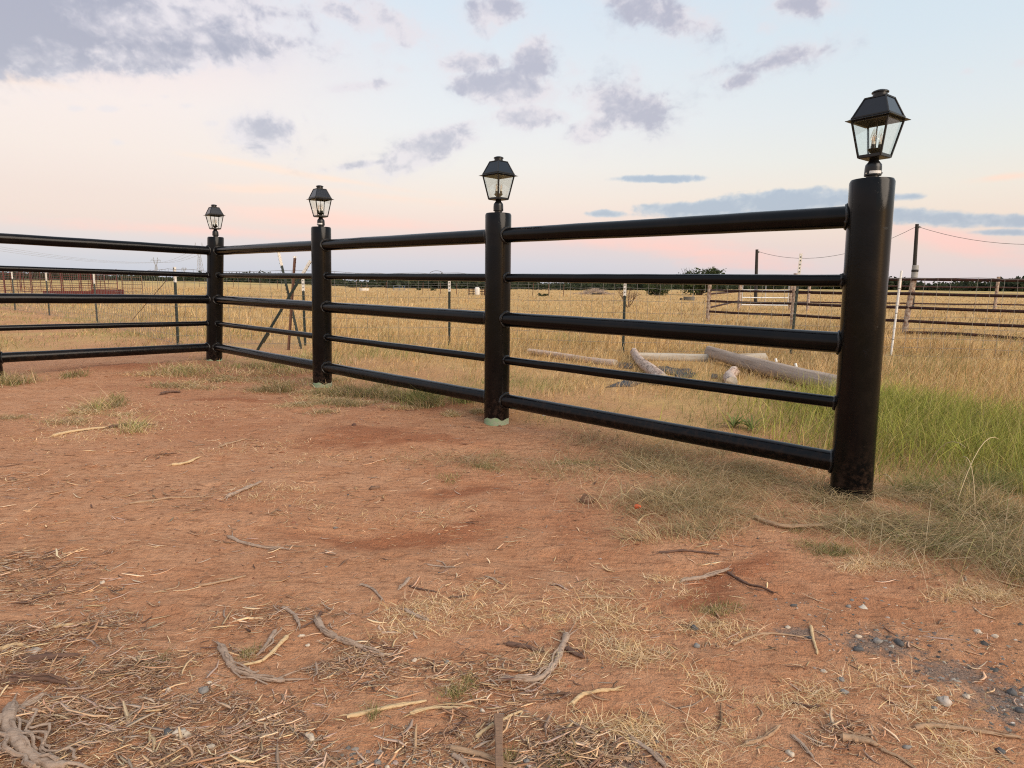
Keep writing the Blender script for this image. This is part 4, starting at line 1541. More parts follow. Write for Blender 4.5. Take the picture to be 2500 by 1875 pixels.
def field_grass():
    for nm, lab, n, r0, r1, nseg in (('dry_grass', 'tall dry golden grass standing across the near pasture', 215000, 2.7, 17, 3),
                                     ('pasture_grass', 'dry golden grass of the far pasture', 115000, 17, 95, 2)):
        x, y = polar(n, r0, r1)
        d = np.hypot(x, y)
        ym = yard_mask(x, y)
        keep = rng.random(n) > ym * 1.15
        thin = fbm(x / 1.3, y / 1.3, 81, 3)
        # worn, sparser ground close behind the fence
        fd = np.abs((x - PD[0]) * DIRR[1] - (y - PD[1]) * DIRR[0])
        worn = np.clip(1.25 - fd / 2.6, 0, 1) * (x < 3.2)
        keep &= rng.random(n) < np.clip(.95 + thin * 1.5 - worn * .5, .06, 1)
        x, y, d, worn, thin = x[keep], y[keep], d[keep], worn[keep], thin[keep]
        N = len(x)
        lw = lush_w(x, y)
        rightw = np.clip((x - .30 * y - .4) / 1.2, 0, 1) * np.clip((14 - y) / 4, 0, 1)
        h = (.10 + .15 * rng.random(N)) * (1 + .9 * fbm(x / 2.2, y / 2.2, 91, 3)) + .13 * rightw * rng.random(N)
        lz = np.exp(-(((x - LOGC[0]) / 2.6) ** 2 + ((y - LOGC[1]) / 2.4) ** 2))
        h = np.clip(h * (1 - .45 * worn) * (1 - .36 * lz), .04, .6)
        far = np.clip((d - 17) / 40, 0, 1)
        h = h * (1 - .35 * far)
        wd = np.maximum(.0026, d * .00054) * (.5 + .9 * rng.random(N))
        az_ = rng.normal(.25, 1.3, N)
        lean = rng.normal(.22, .3, N); curl = np.abs(rng.normal(.2, .25, N)); droop = np.clip(rng.normal(.22, .22, N), 0, .8)
        flop = rng.random(N) < .22
        lean[flop] = rng.uniform(.5, 1.3, flop.sum()); droop[flop] = rng.uniform(.5, .9, flop.sum())
        col = pick(GOLD, [4, 3, 3, 2.2, 2], N)
        pat = fbm(x / 3.4, y / 1.6, 101, 3)
        m1 = rng.random(N) < np.clip((pat - .05) * 2.2, 0, .7)
        col[m1] *= np.array([.62, .66, .70])
        gm = rng.random(N) < np.clip(.06 + worn * .55 + (fbm(x / 1.0, y / 1.0, 111, 3) - .12) * 1.4 * np.clip((16 - d) / 8, 0, 1), 0, .75)
        col[gm] = pick(GREENISH, [3, 3, 2, 2], gm.sum())
        lm = rng.random(N) < lw * .72
        col[lm] = pick(LUSH, [4, 4, 2, 2], lm.sum())
        h[lm] = h[lm] * .8 + .06
        P = np.stack([x, y, hz(x, y) - .006], -1)
        o = blades(nm, P, h, wd, az_, lean, curl, droop, col, nseg)
        tag(o, lab, 'grass', kind='stuff')


field_grass()

# extra blades for the lush patch
n = 10000
x = gc[0] + rng.normal(0, 1.0, n); y = gc[1] + rng.normal(-.05, .75, n)
x2 = gcen2[0] + rng.normal(0, .5, 7000); y2 = gcen2[1] + rng.normal(0, .35, 7000)
x = np.concatenate([x, x2]); y = np.concatenate([y, y2])
keep = (rng.random(len(x)) < lush_w(x, y) * 1.2) & (rng.random(len(x)) > yard_mask(x, y))
x, y = x[keep], y[keep]; n = len(x)
o = blades('green_grass', np.stack([x, y, hz(x, y) - .005], -1), rng.uniform(.14, .34, n), rng.uniform(.003, .0065, n), rng.normal(.3, 1.5, n), rng.normal(.25, .3, n),
           np.abs(rng.normal(.25, .25, n)), np.clip(rng.normal(.3, .2, n), 0, .8), pick(LUSH, [4, 4, 2, 2], n), 4)
tag(o, 'fresh bright green grass patch right of the near post', 'grass', kind='stuff')

# patches on the bare yard: (px, py, rx, ry, blades, kind)
PATCH = [(150, 1070, 260, 40, 900, 'straw'), (450, 1010, 260, 30, 900, 'straw'), (700, 1110, 220, 30, 600, 'straw'), (1250, 1130, 220, 30, 700, 'thatch'), (1000, 1240, 200, 40, 350, 'straw'),
         (2250, 1215, 180, 18, 1900, 'mix'), (2420, 1255, 130, 24, 1900, 'mix'), (2330, 1190, 160, 16, 1500, 'green'),
         (650, 925, 200, 16, 2600, 'dry'), (900, 975, 150, 15, 2200, 'dry'), (740, 958, 140, 16, 1800, 'dry'), (1130, 1010, 60, 10, 700, 'dry'),
         (620, 905, 190, 26, 3639, 'mix'), (520, 930, 130, 22, 1540, 'dry'), (800, 985, 110, 22, 2520, 'dry'), (960, 968, 130, 22, 2520, 'mix'), (880, 950, 110, 18, 1819, 'mix'),
         (1085, 985, 95, 18, 1819, 'green'), (30, 938, 80, 28, 1540, 'mix'), (190, 1010, 150, 26, 1540, 'dry'), (290, 985, 70, 16, 420, 'mix'), (340, 1050, 90, 16, 350, 'mix'), (1010, 1000, 70, 14, 630, 'mix'),
         (1690, 1160, 190, 45, 1245, 'grey'), (1900, 1190, 150, 45, 1107, 'grey'), (1560, 1110, 120, 40, 2100, 'thatch'), (1700, 1240, 170, 30, 2660, 'thatch'), (2070, 1220, 130, 24, 719, 'grey'),
         (1830, 1140, 150, 26, 580, 'grey'),
         (2240, 1320, 150, 38, 951, 'comb'), (2440, 1390, 110, 75, 1204, 'comb'), (2330, 1290, 170, 40, 823, 'comb'), (2560, 1330, 160, 80, 1014, 'comb'), (2150, 1290, 110, 24, 1680, 'thatch'), (2260, 1225, 160, 26, 622, 'grey'), (2480, 1270, 120, 40, 691, 'grey'),
         (1150, 1142, 42, 12, 700, 'short'), (1370, 1130, 85, 11, 800, 'short'), (1085, 1163, 28, 8, 300, 'short'), (1225, 1105, 30, 8, 250, 'short'), (1960, 1315, 55, 16, 900, 'short'), (2050, 1345, 60, 18, 900, 'short'), (1720, 1300, 120, 24, 630, 'thatch'),
         (1400, 1480, 260, 60, 1125, 'straw'), (1580, 1600, 150, 60, 1125, 'straw'), (1130, 1460, 150, 40, 600, 'straw'), (1000, 1500, 100, 40, 450, 'straw'), (1500, 1520, 130, 24, 675, 'straw'),
         (2140, 1385, 90, 26, 1125, 'straw'), (2380, 1435, 120, 28, 1425, 'straw'), (1750, 1488, 90, 12, 500, 'short'), (1600, 1450, 90, 26, 450, 'straw'), (1700, 1660, 90, 60, 450, 'straw'), (1900, 1740, 110, 40, 450, 'straw'),
         (1530, 1780, 110, 50, 525, 'straw'), (2330, 1780, 140, 60, 525, 'straw'), (1700, 1800, 90, 50, 450, 'straw'), (2150, 1640, 200, 60, 375, 'straw'), (1115, 1680, 38, 18, 420, 'short'), (1240, 1840, 20, 12, 120, 'short'), (600, 1600, 24, 10, 150, 'short'), (420, 1595, 28, 9, 160, 'short'),
         (1375, 1850, 18, 16, 140, 'short'), (910, 1750, 20, 12, 120, 'short'), (620, 1225, 90, 22, 225, 'straw'), (760, 1190, 80, 18, 195, 'straw'), (700, 1245, 60, 14, 195, 'straw'), (1330, 1600, 40, 20, 187, 'straw')]
acc = {k: [] for k in ('P', 'h', 'w', 'a', 'l', 'c', 'd', 'col')}
for (cx, cy, rx, ry, n, kind) in PATCH:
    c, wx, wy = px_ell(cx, cy, rx, ry)
    # a few sub-clumps so that no patch reads as one oval
    k = max(3, n // (260 if kind not in ('grey', 'comb', 'thatch') else 110))
    sub = np.stack([rng.normal(0, .6, k), rng.normal(0, .6, k)], -1)
    subh = rng.uniform(.55, 1.5, k); suba = rng.uniform(0, 6.28, k); subc = rng.uniform(.7, 1.25, k)
    pick_ = rng.integers(0, k, n)
    sp = {'straw': .30, 'thatch': .32, 'comb': .30, 'grey': .24, 'short': .34}.get(kind, .17)
    x = c[0] + wx * (sub[pick_, 0] + rng.normal(0, sp, n)); y = c[1] + wy * (sub[pick_, 1] + rng.normal(0, sp, n))
    dd = np.hypot(x, y)
    h = rng.uniform(.05, .14, n); wd = np.maximum(.0022, dd * .0007) * rng.uniform(.5, 1.3, n)
    a = rng.uniform(0, 2 * math.pi, n); l = rng.normal(.4, .4, n); cu = np.abs(rng.normal(.3, .3, n)); dr = rng.uniform(.1, .7, n)
    if kind == 'mix': col = np.where(rng.random((n, 1)) < .6, pick(STRAW, [1, 1, .6], n) * .85, pick(GREENISH, [2, 2, 2, 2], n))
    elif kind == 'dry': col = np.where(rng.random((n, 1)) < .82, pick(STRAW, [1, 1.2, .7], n) * .9, pick(GREENISH, [2, 2, 2, 2], n)); h *= .65; l = rng.uniform(.4, 1.2, n); dr = rng.uniform(.5, .95, n)
    elif kind == 'green': col = pick(GREENISH, [3, 3, 2, 3], n); h = rng.uniform(.08, .22, n)
    elif kind == 'grey': col = np.where(rng.random((n, 1)) < .52, pick(GREY, [3, 3, 2, 3], n), pick(STRAW, [1, 1, .6], n) * .85); h = rng.uniform(.05, .22, n); l = rng.uniform(.7, 1.5, n); dr = rng.uniform(.8, 1.0, n)
    elif kind == 'comb': col = np.where(rng.random((n, 1)) < .48, pick(GREENISH + GREY, [1, 1, 2, 1, 3, 3, 2, 3], n), pick(STRAW, [1, 1, .6], n) * .8); h = rng.uniform(.06, .26, n); a = rng.normal(-.7, 1.4, n); l = rng.uniform(.6, 1.5, n); dr = rng.uniform(.8, 1.0, n)
    elif kind == 'thatch': col = np.where(rng.random((n, 1)) < .6, pick(STRAW, [1, 1, .5], n) * .75, pick(GREY, [3, 3, 2, 3], n)); h = rng.uniform(.05, .2, n); l = rng.uniform(.7, 1.3, n); dr = rng.uniform(.82, .97, n)
    elif kind == 'short': col = np.where(rng.random((n, 1)) < .55, pick(GREENISH, [2, 2, 3, 1], n) * .9, pick(STRAW, [1, 1, .6], n) * .8); h = rng.uniform(.012, .04, n); wd *= .8
    else: col = pick(STRAW, [1, 1, 1], n) * 1.08; h = rng.uniform(.010, .042, n); l = rng.uniform(.6, 1.6, n); dr = rng.uniform(.3, 1.0, n); wd *= 1.15
    if kind in ('grey', 'comb', 'thatch', 'mix', 'dry'):     # each clump has its own height, set and tone
        h = h * subh[pick_]; col = col * subc[pick_][:, None]
        if kind in ('grey', 'thatch'): a = suba[pick_] + rng.normal(0, .9, n)
    for kk, vv in zip(acc, (np.stack([x, y, hz(x, y) - .003], -1), h, wd, a, l, cu, dr, col)): acc[kk].append(vv)
A_ = {k: np.concatenate(v) for k, v in acc.items()}
for nm, lab, sel in (('fence_grass', 'matted grey green grass and straw round the near post and along the fence', None),):
    o = blades(nm, A_['P'], A_['h'], A_['w'], A_['a'], A_['l'], A_['c'], A_['d'], A_['col'], 3)
    tag(o, lab, 'grass', kind='stuff')

# a few long single stems arching against the near post
st = []
for (bx, by, tx, ty, hh) in ((2000, 1150, 2035, 1105, .5), (2030, 1200, 2060, 1140, .45), (2060, 1200, 2095, 1170, .3), (2240, 1190, 2340, 1170, .45), (2120, 1215, 2170, 1190, .25), (2330, 1250, 2420, 1150, .5), (2380, 1270, 2330, 1180, .4)):
    g, g2 = G(bx, by), G(tx, ty + 60)
    z = hp(*g)
    p0 = Vector((*g, z)); p2 = Vector((*g2, hp(*g2) + hh * .6)); p1 = p0.lerp(p2, .4) + Vector((0, 0, hh * .55))
    st.append([p0 * (1 - t) ** 2 + p1 * 2 * t * (1 - t) + p2 * t * t for t in np.linspace(0, 1, 9)])
M_STEM = mat_plain('straw stem', (.55, .43, .25), .8)
SL = ['straw stem arching over the end of the bottom rail', 'straw stem crossing the left foot of the near post', 'short straw stem crossing the middle of the near post foot', 'pale bent straw stem in the grass right of the near post', 'short straw stem at the right foot of the near post', 'tall straw stem leaning right before the green patch', 'tall straw stem leaning left before the green patch']
for i, pts in enumerate(st):
    mb = MB(); mb.tube(pts, [.0016] * 8 + [.0008], 5)
    tag(mb.build('grass_stem', M_STEM, smooth=True), SL[i], 'grass stem', 'long stems by the near post')


def weed(px, by, n, hh, lab, seed):
    g = G(px, by); z = hp(*g)
    r = np.random.default_rng(seed)
    Vs, Qs = [], []
    k = 0
    for i in range(n):
        a = r.uniform(0, 6.28); L = hh * r.uniform(.6, 1.1); up = r.uniform(.5, 1.2)
        sd = np.array([-math.sin(a), math.cos(a), 0])
        for j, t in enumerate(np.linspace(0, 1, 6)):
            p = np.array([g[0] + math.cos(a) * L * t * .8, g[1] + math.sin(a) * L * t * .8, z + L * (up * t - .55 * t * t)])
            w_ = .0065 * math.sin(math.pi * min(.97, t * .85 + .12))
            Vs += [p - sd * w_, p + sd * w_]
            if j < 5: Qs.append((k, k + 1, k + 3, k + 2))
            k += 2
    col = np.repeat(pick([(.16, .20, .07), (.22, .25, .09)], [1, 1], n), 12, 0)
    o = np_mesh('broadleaf_weed', np.array(Vs), np.array(Qs), M_GRASS, col)
    tag(o, lab, 'weed', 'broad leaved weeds behind the low rail')


weed(1790, 1052, 20, .17, 'spiky green weed behind the bottom rail, left of the pair', 1)
weed(1835, 1058, 20, .18, 'spiky green weed behind the bottom rail, right of the pair', 2)
weed(2172, 920, 9, .14, 'small dark green weed right of the near post', 3)

# ------------------------------------------------------------------ shredded wood mulch, crumbs and gravel
MULCH = [(100, 1390, 230, 50, 1), (-40, 1470, 220, 60, .9), (180, 1540, 330, 45, .75), (650, 1620, 260, 45, .8), (250, 1650, 300, 60, .7), (700, 1760, 330, 60, 1), (120, 1800, 320, 80, 1.1),
         (1000, 1780, 260, 70, 1), (1320, 1710, 140, 45, .6), (1400, 1830, 220, 50, .7), (700, 1500, 170, 25, .4), (1960, 1800, 120, 40, .45), (60, 1175, 130, 20, .55), (230, 1120, 160, 20, .3), (450, 1220, 160, 30, .25), (1250, 1640, 140, 40, .3),
         (900, 1620, 160, 40, .45), (500, 1860, 500, 50, 1), (-100, 1640, 200, 150, .8), (2080, 1780, 90, 30, .3)]
GRAV = [(2480, 1720, 110, 70, 1), (2150, 1565, 100, 28, .8), (1950, 1545, 70, 12, .35), (2330, 1640, 160, 40, .45), (1480, 1840, 130, 30, .5), (1330, 1850, 120, 20, .6), (950, 1850, 160, 30, .5), (2050, 1480, 160, 30, .25), (2250, 1560, 200, 50, .3), (300, 1850, 200, 30, .2)]


def dens_of(lst, q, base):
    r = np.full(len(q), base)
    for cx, cy, rx, ry, wgt in lst:
        r = r + wgt * np.exp(-(((q[:, 0] - cx) / rx) ** 2 + ((q[:, 1] - cy) / ry) ** 2) * 1.1)
    return np.clip(r, 0, 1)


WOODC = [(.52, .295, .165), (.62, .39, .235), (.35, .205, .125), (.72, .49, .29), (.49, .345, .25), (.18, .10, .068), (.82, .60, .385), (.56, .40, .295)]


def mulch(n, lmu, acc_, lab, lmin):
    x, y = polar(n, .95, 9, -50, 50)
    z = hz(x, y)
    q = project(np.stack([x, y, z], -1))
    dn = dens_of([(*m_[:4], m_[4] * 1.12) for m_ in MULCH], q, .07) * np.clip(.75 + 1.9 * fbm(x / .2, y / .14, 121, 4), .05, 1.5)
    dn *= yard_mask(x, y)
    keep = rng.random(n) < dn * acc_
    x, y, z, dn = x[keep], y[keep], z[keep], dn[keep]
    N = len(x)
    d = np.hypot(x, y)
    L = np.clip(np.exp(rng.normal(lmu, .60, N)), lmin, .13) * np.clip(.75 + d * .12, .8, 1.6)
    R = np.clip(L * rng.uniform(.025, .085, N), .0008, .0046)
    a = np.where(rng.random(N) < .5, rng.normal(.25, .5, N), rng.uniform(0, math.pi, N))
    a = np.where(rng.random(N) < .5, a, a + math.pi)
    dv = np.stack([np.cos(a), np.sin(a), rng.normal(0, .10, N)], -1)
    sv = np.stack([-np.sin(a), np.cos(a), np.zeros(N)], -1)
    uv = np.array([0, 0, 1.0])
    nr, ns = 4, 3
    t = np.linspace(-.5, .5, nr)
    bend = rng.normal(0, .07, N) * L; bend2 = rng.normal(0, .05, N) * L; lift = rng.normal(0, .05, N) * L
    flat = rng.uniform(.35, .9, N)
    V = np.zeros((N, nr, ns, 3))
    base = np.stack([x, y, z + R * rng.uniform(-.5, .7, N) + dn * np.abs(rng.normal(0, .007, N)) + .001], -1)
    prof = np.array([.45, 1.0, .9, .3])
    for i in range(nr):
        c = base + dv * (L * t[i])[:, None] + sv * (bend * (4 * t[i] ** 2) + bend2 * t[i] * 6 * (.5 - abs(t[i])))[:, None] + uv * (np.abs(lift) * 4 * t[i] ** 2)[:, None]
        rr = R * prof[i] * rng.uniform(.75, 1.25, N)
        for k in range(ns):
            an = 2 * math.pi * k / ns + .5
            V[:, i, k] = c + sv * (rr * math.cos(an))[:, None] + uv * (rr * flat * math.sin(an))[:, None]
    V = V.reshape(-1, 3)
    b = (np.arange(N) * nr * ns)[:, None, None]
    i_ = (np.arange(nr - 1) * ns)[None, :, None]
    k_ = np.arange(ns)[None, None, :]; kn = (k_ + 1) % ns
    Q = np.stack([b + i_ + k_, b + i_ + kn, b + i_ + ns + kn, b + i_ + ns + k_], -1).reshape(-1, 4)
    col = pick(WOODC, [3, 3, 2, 2, 2, 1.6, 1.2, 2], N)
    o = np_mesh('wood_mulch', V, Q, M_WOODBIT, np.repeat(col, nr * ns, 0), smooth=True)
    tag(o, lab, 'mulch', kind='stuff')


mulch(300000, -3.95, .85, 'shredded brown wood strips strewn over the red dirt', .007)
mulch(130000, -4.7, .9, 'fine wood crumbs between the shredded strips', .004)


def lumps(name, lab, cat, n, r0, r1, lst, basew, size, cols, wts, mat):
    x, y = polar(n, r0, r1, -48, 48)
    q = project(np.stack([x, y, hz(x, y)], -1))
    keep = rng.random(n) < dens_of(lst, q, basew) * yard_mask(x, y)
    x, y = x[keep], y[keep]
    N = len(x)
    s = np.exp(rng.normal(math.log(size), .45, N)) * np.clip(np.hypot(x, y) / 2.4, .8, 2.2)
    o8 = np.array([(1, 0, 0), (.5, .8, .1), (-.5, .85, 0), (-1, 0, .1), (-.5, -.85, 0), (.5, -.85, .1), (.25, .1, .75), (-.3, -.1, .7)])
    F8 = np.array([(0, 1, 6), (1, 2, 6), (2, 3, 7), (3, 4, 7), (4, 5, 7), (5, 0, 6), (6, 2, 7), (7, 5, 6)])
    a = rng.uniform(0, 6.28, N)
    J = o8[None] * (1 + .35 * rng.normal(size=(N, 8, 3)))
    X = (J[..., 0] * np.cos(a)[:, None] - J[..., 1] * np.sin(a)[:, None]) * s[:, None]
    Y = (J[..., 0] * np.sin(a)[:, None] + J[..., 1] * np.cos(a)[:, None]) * s[:, None] * .8
    Z = J[..., 2] * s[:, None] * .75
    V = np.stack([X + x[:, None], Y + y[:, None], Z + (hz(x, y))[:, None]], -1).reshape(-1, 3)
    Fc = (F8[None] + (np.arange(N) * 8)[:, None, None]).reshape(-1, 3)
    o = np_mesh(name, V, Fc, mat, np.repeat(pick(cols, wts, N), 8, 0))
    tag(o, lab, cat, kind='stuff')


lumps('gravel', 'dark grey gravel crumbs spilled on the dirt at lower right', 'gravel', 52000, .95, 5, GRAV, .004, .0042,
      [(.085, .078, .072), (.16, .15, .14), (.30, .265, .23), (.52, .45, .37), (.22, .185, .16)], [3, 3, 2.4, 1.6, 2], M_STONE)
lumps('soil_crumbs', 'loose crumbs of reddish soil over the bare yard', 'soil', 30000, .95, 10, [(880, 1065, 190, 40, .6), (1230, 1000, 230, 30, .5), (1000, 1300, 300, 60, .3)], .30, .0026,
      [(.40, .20, .10), (.30, .12, .06), (.52, .30, .17), (.24, .11, .06)], [3, 3, 2, 2], M_STONE)

# ------------------------------------------------------------------ single sticks, roots and stones
M_SGREY = mat_log('grey root wood', (.43, .325, .25), (.29, .205, .15), (.10, .068, .05))
M_STAN = mat_log('tan stick wood', (.42, .285, .18), (.33, .21, .13), (.15, .095, .065))
M_SPALE = mat_log('pale stripped wood', (.60, .44, .26), (.50, .35, .19), (.26, .17, .10))
M_SPLANK = mat_log('brown plank wood', (.27, .17, .11), (.20, .12, .08), (.09, .055, .04))
M_SDARK = mat_log('dark rotten wood', (.17, .10, .07), (.11, .065, .05), (.05, .035, .03))
for mt in (M_SGREY, M_STAN, M_SPALE, M_SDARK, M_SPLANK):
    for nd in mt.node_tree.nodes:
        if nd.type == 'MAPPING': nd.inputs['Scale'].default_value = (38, 150, 150)
        if nd.type == 'TEX_NOISE' and nd.inputs['Scale'].default_value > 2: nd.inputs['Scale'].default_value *= 5
        if nd.type == 'BUMP': nd.inputs['Distance'].default_value = .004


def crv(P, n):
    out = []
    m_ = len(P)
    for i in range(m_ - 1):
        p0, p1, p2, p3 = P[max(i - 1, 0)], P[i], P[i + 1], P[min(i + 2, m_ - 1)]
        for t in np.linspace(0, 1, n, endpoint=False):
            out.append(.5 * ((2 * p1) + (p2 - p0) * t + (2 * p0 - 5 * p1 + 4 * p2 - p3) * t * t + (3 * p1 - p0 - 3 * p2 + p3) * t ** 3))
    out.append(P[-1])
    return out


def stick(pts, th, mat, lab, name='stick', fray=0, flat=.8, lift=0.0, cat='stick', strands=0):
    """pts in the photograph on the ground, th its thickness there"""
    W_ = [G(*p) for p in pts]
    r = th / 2 * np.linalg.norm([*W_[0], CAMZ]) / F
    C_ = crv([np.array([*p, 0]) for p in W_], 6)
    n = len(C_)
    L = sum(np.linalg.norm(C_[i + 1] - C_[i]) for i in range(n - 1))
    P3, rad = [], []
    for i, c in enumerate(C_):
        t = i / (n - 1)
        jx, jy = random.gauss(0, r * .09), random.gauss(0, r * .09)
        z = hp(c[0], c[1]) + r * flat * .75 + lift * math.sin(math.pi * t) + random.gauss(0, r * .05)
        P3.append(Vector((c[0] + jx, c[1] + jy, z)))
        rad.append(r * (1.0 - .45 * t) * random.uniform(.85, 1.15) * (.7 if i in (0, n - 1) else 1))
    mb = MB(); mb.tube(P3, rad, 11, jit=.09, flat=flat)
    def off(): return Vector((random.gauss(0, 1), random.gauss(0, 1), abs(random.gauss(0, .5))))
    for s in range(strands):         # long fibres lying along the piece
        i0 = random.randint(0, max(0, n // 3)); i1 = random.randint(2 * n // 3, n - 1)
        o_ = off() * r * .8
        mb.tube([P3[i] + o_ * (1 + .4 * math.sin(i)) for i in range(i0, i1 + 1)], [r * random.uniform(.12, .28)] * (i1 - i0 + 1), 5, jit=.1)
    for s in range(fray):            # splayed fibres at the ends
        e, q = (P3[-1], P3[-2]) if s % 3 else (P3[0], P3[1])
        d = (e - q).normalized()
        L2 = min(L * random.uniform(.12, .34), r * 13)
        d2 = (d + off() * .30).normalized(); d2.z = abs(d2.z) * .25
        st_ = e - d * L2 * .3
        a, b = st_ + d2 * L2 * .5, st_ + d2 * L2
        b.z = max(hp(b.x, b.y) + r * .2, b.z - L2 * .15)
        mb.tube([st_, a, b], [r * .30, r * .20, r * .05], 5, jit=.15)
    tag(mb.build(name, mat, smooth=True), lab, cat, 'sticks and roots lying on the dirt')


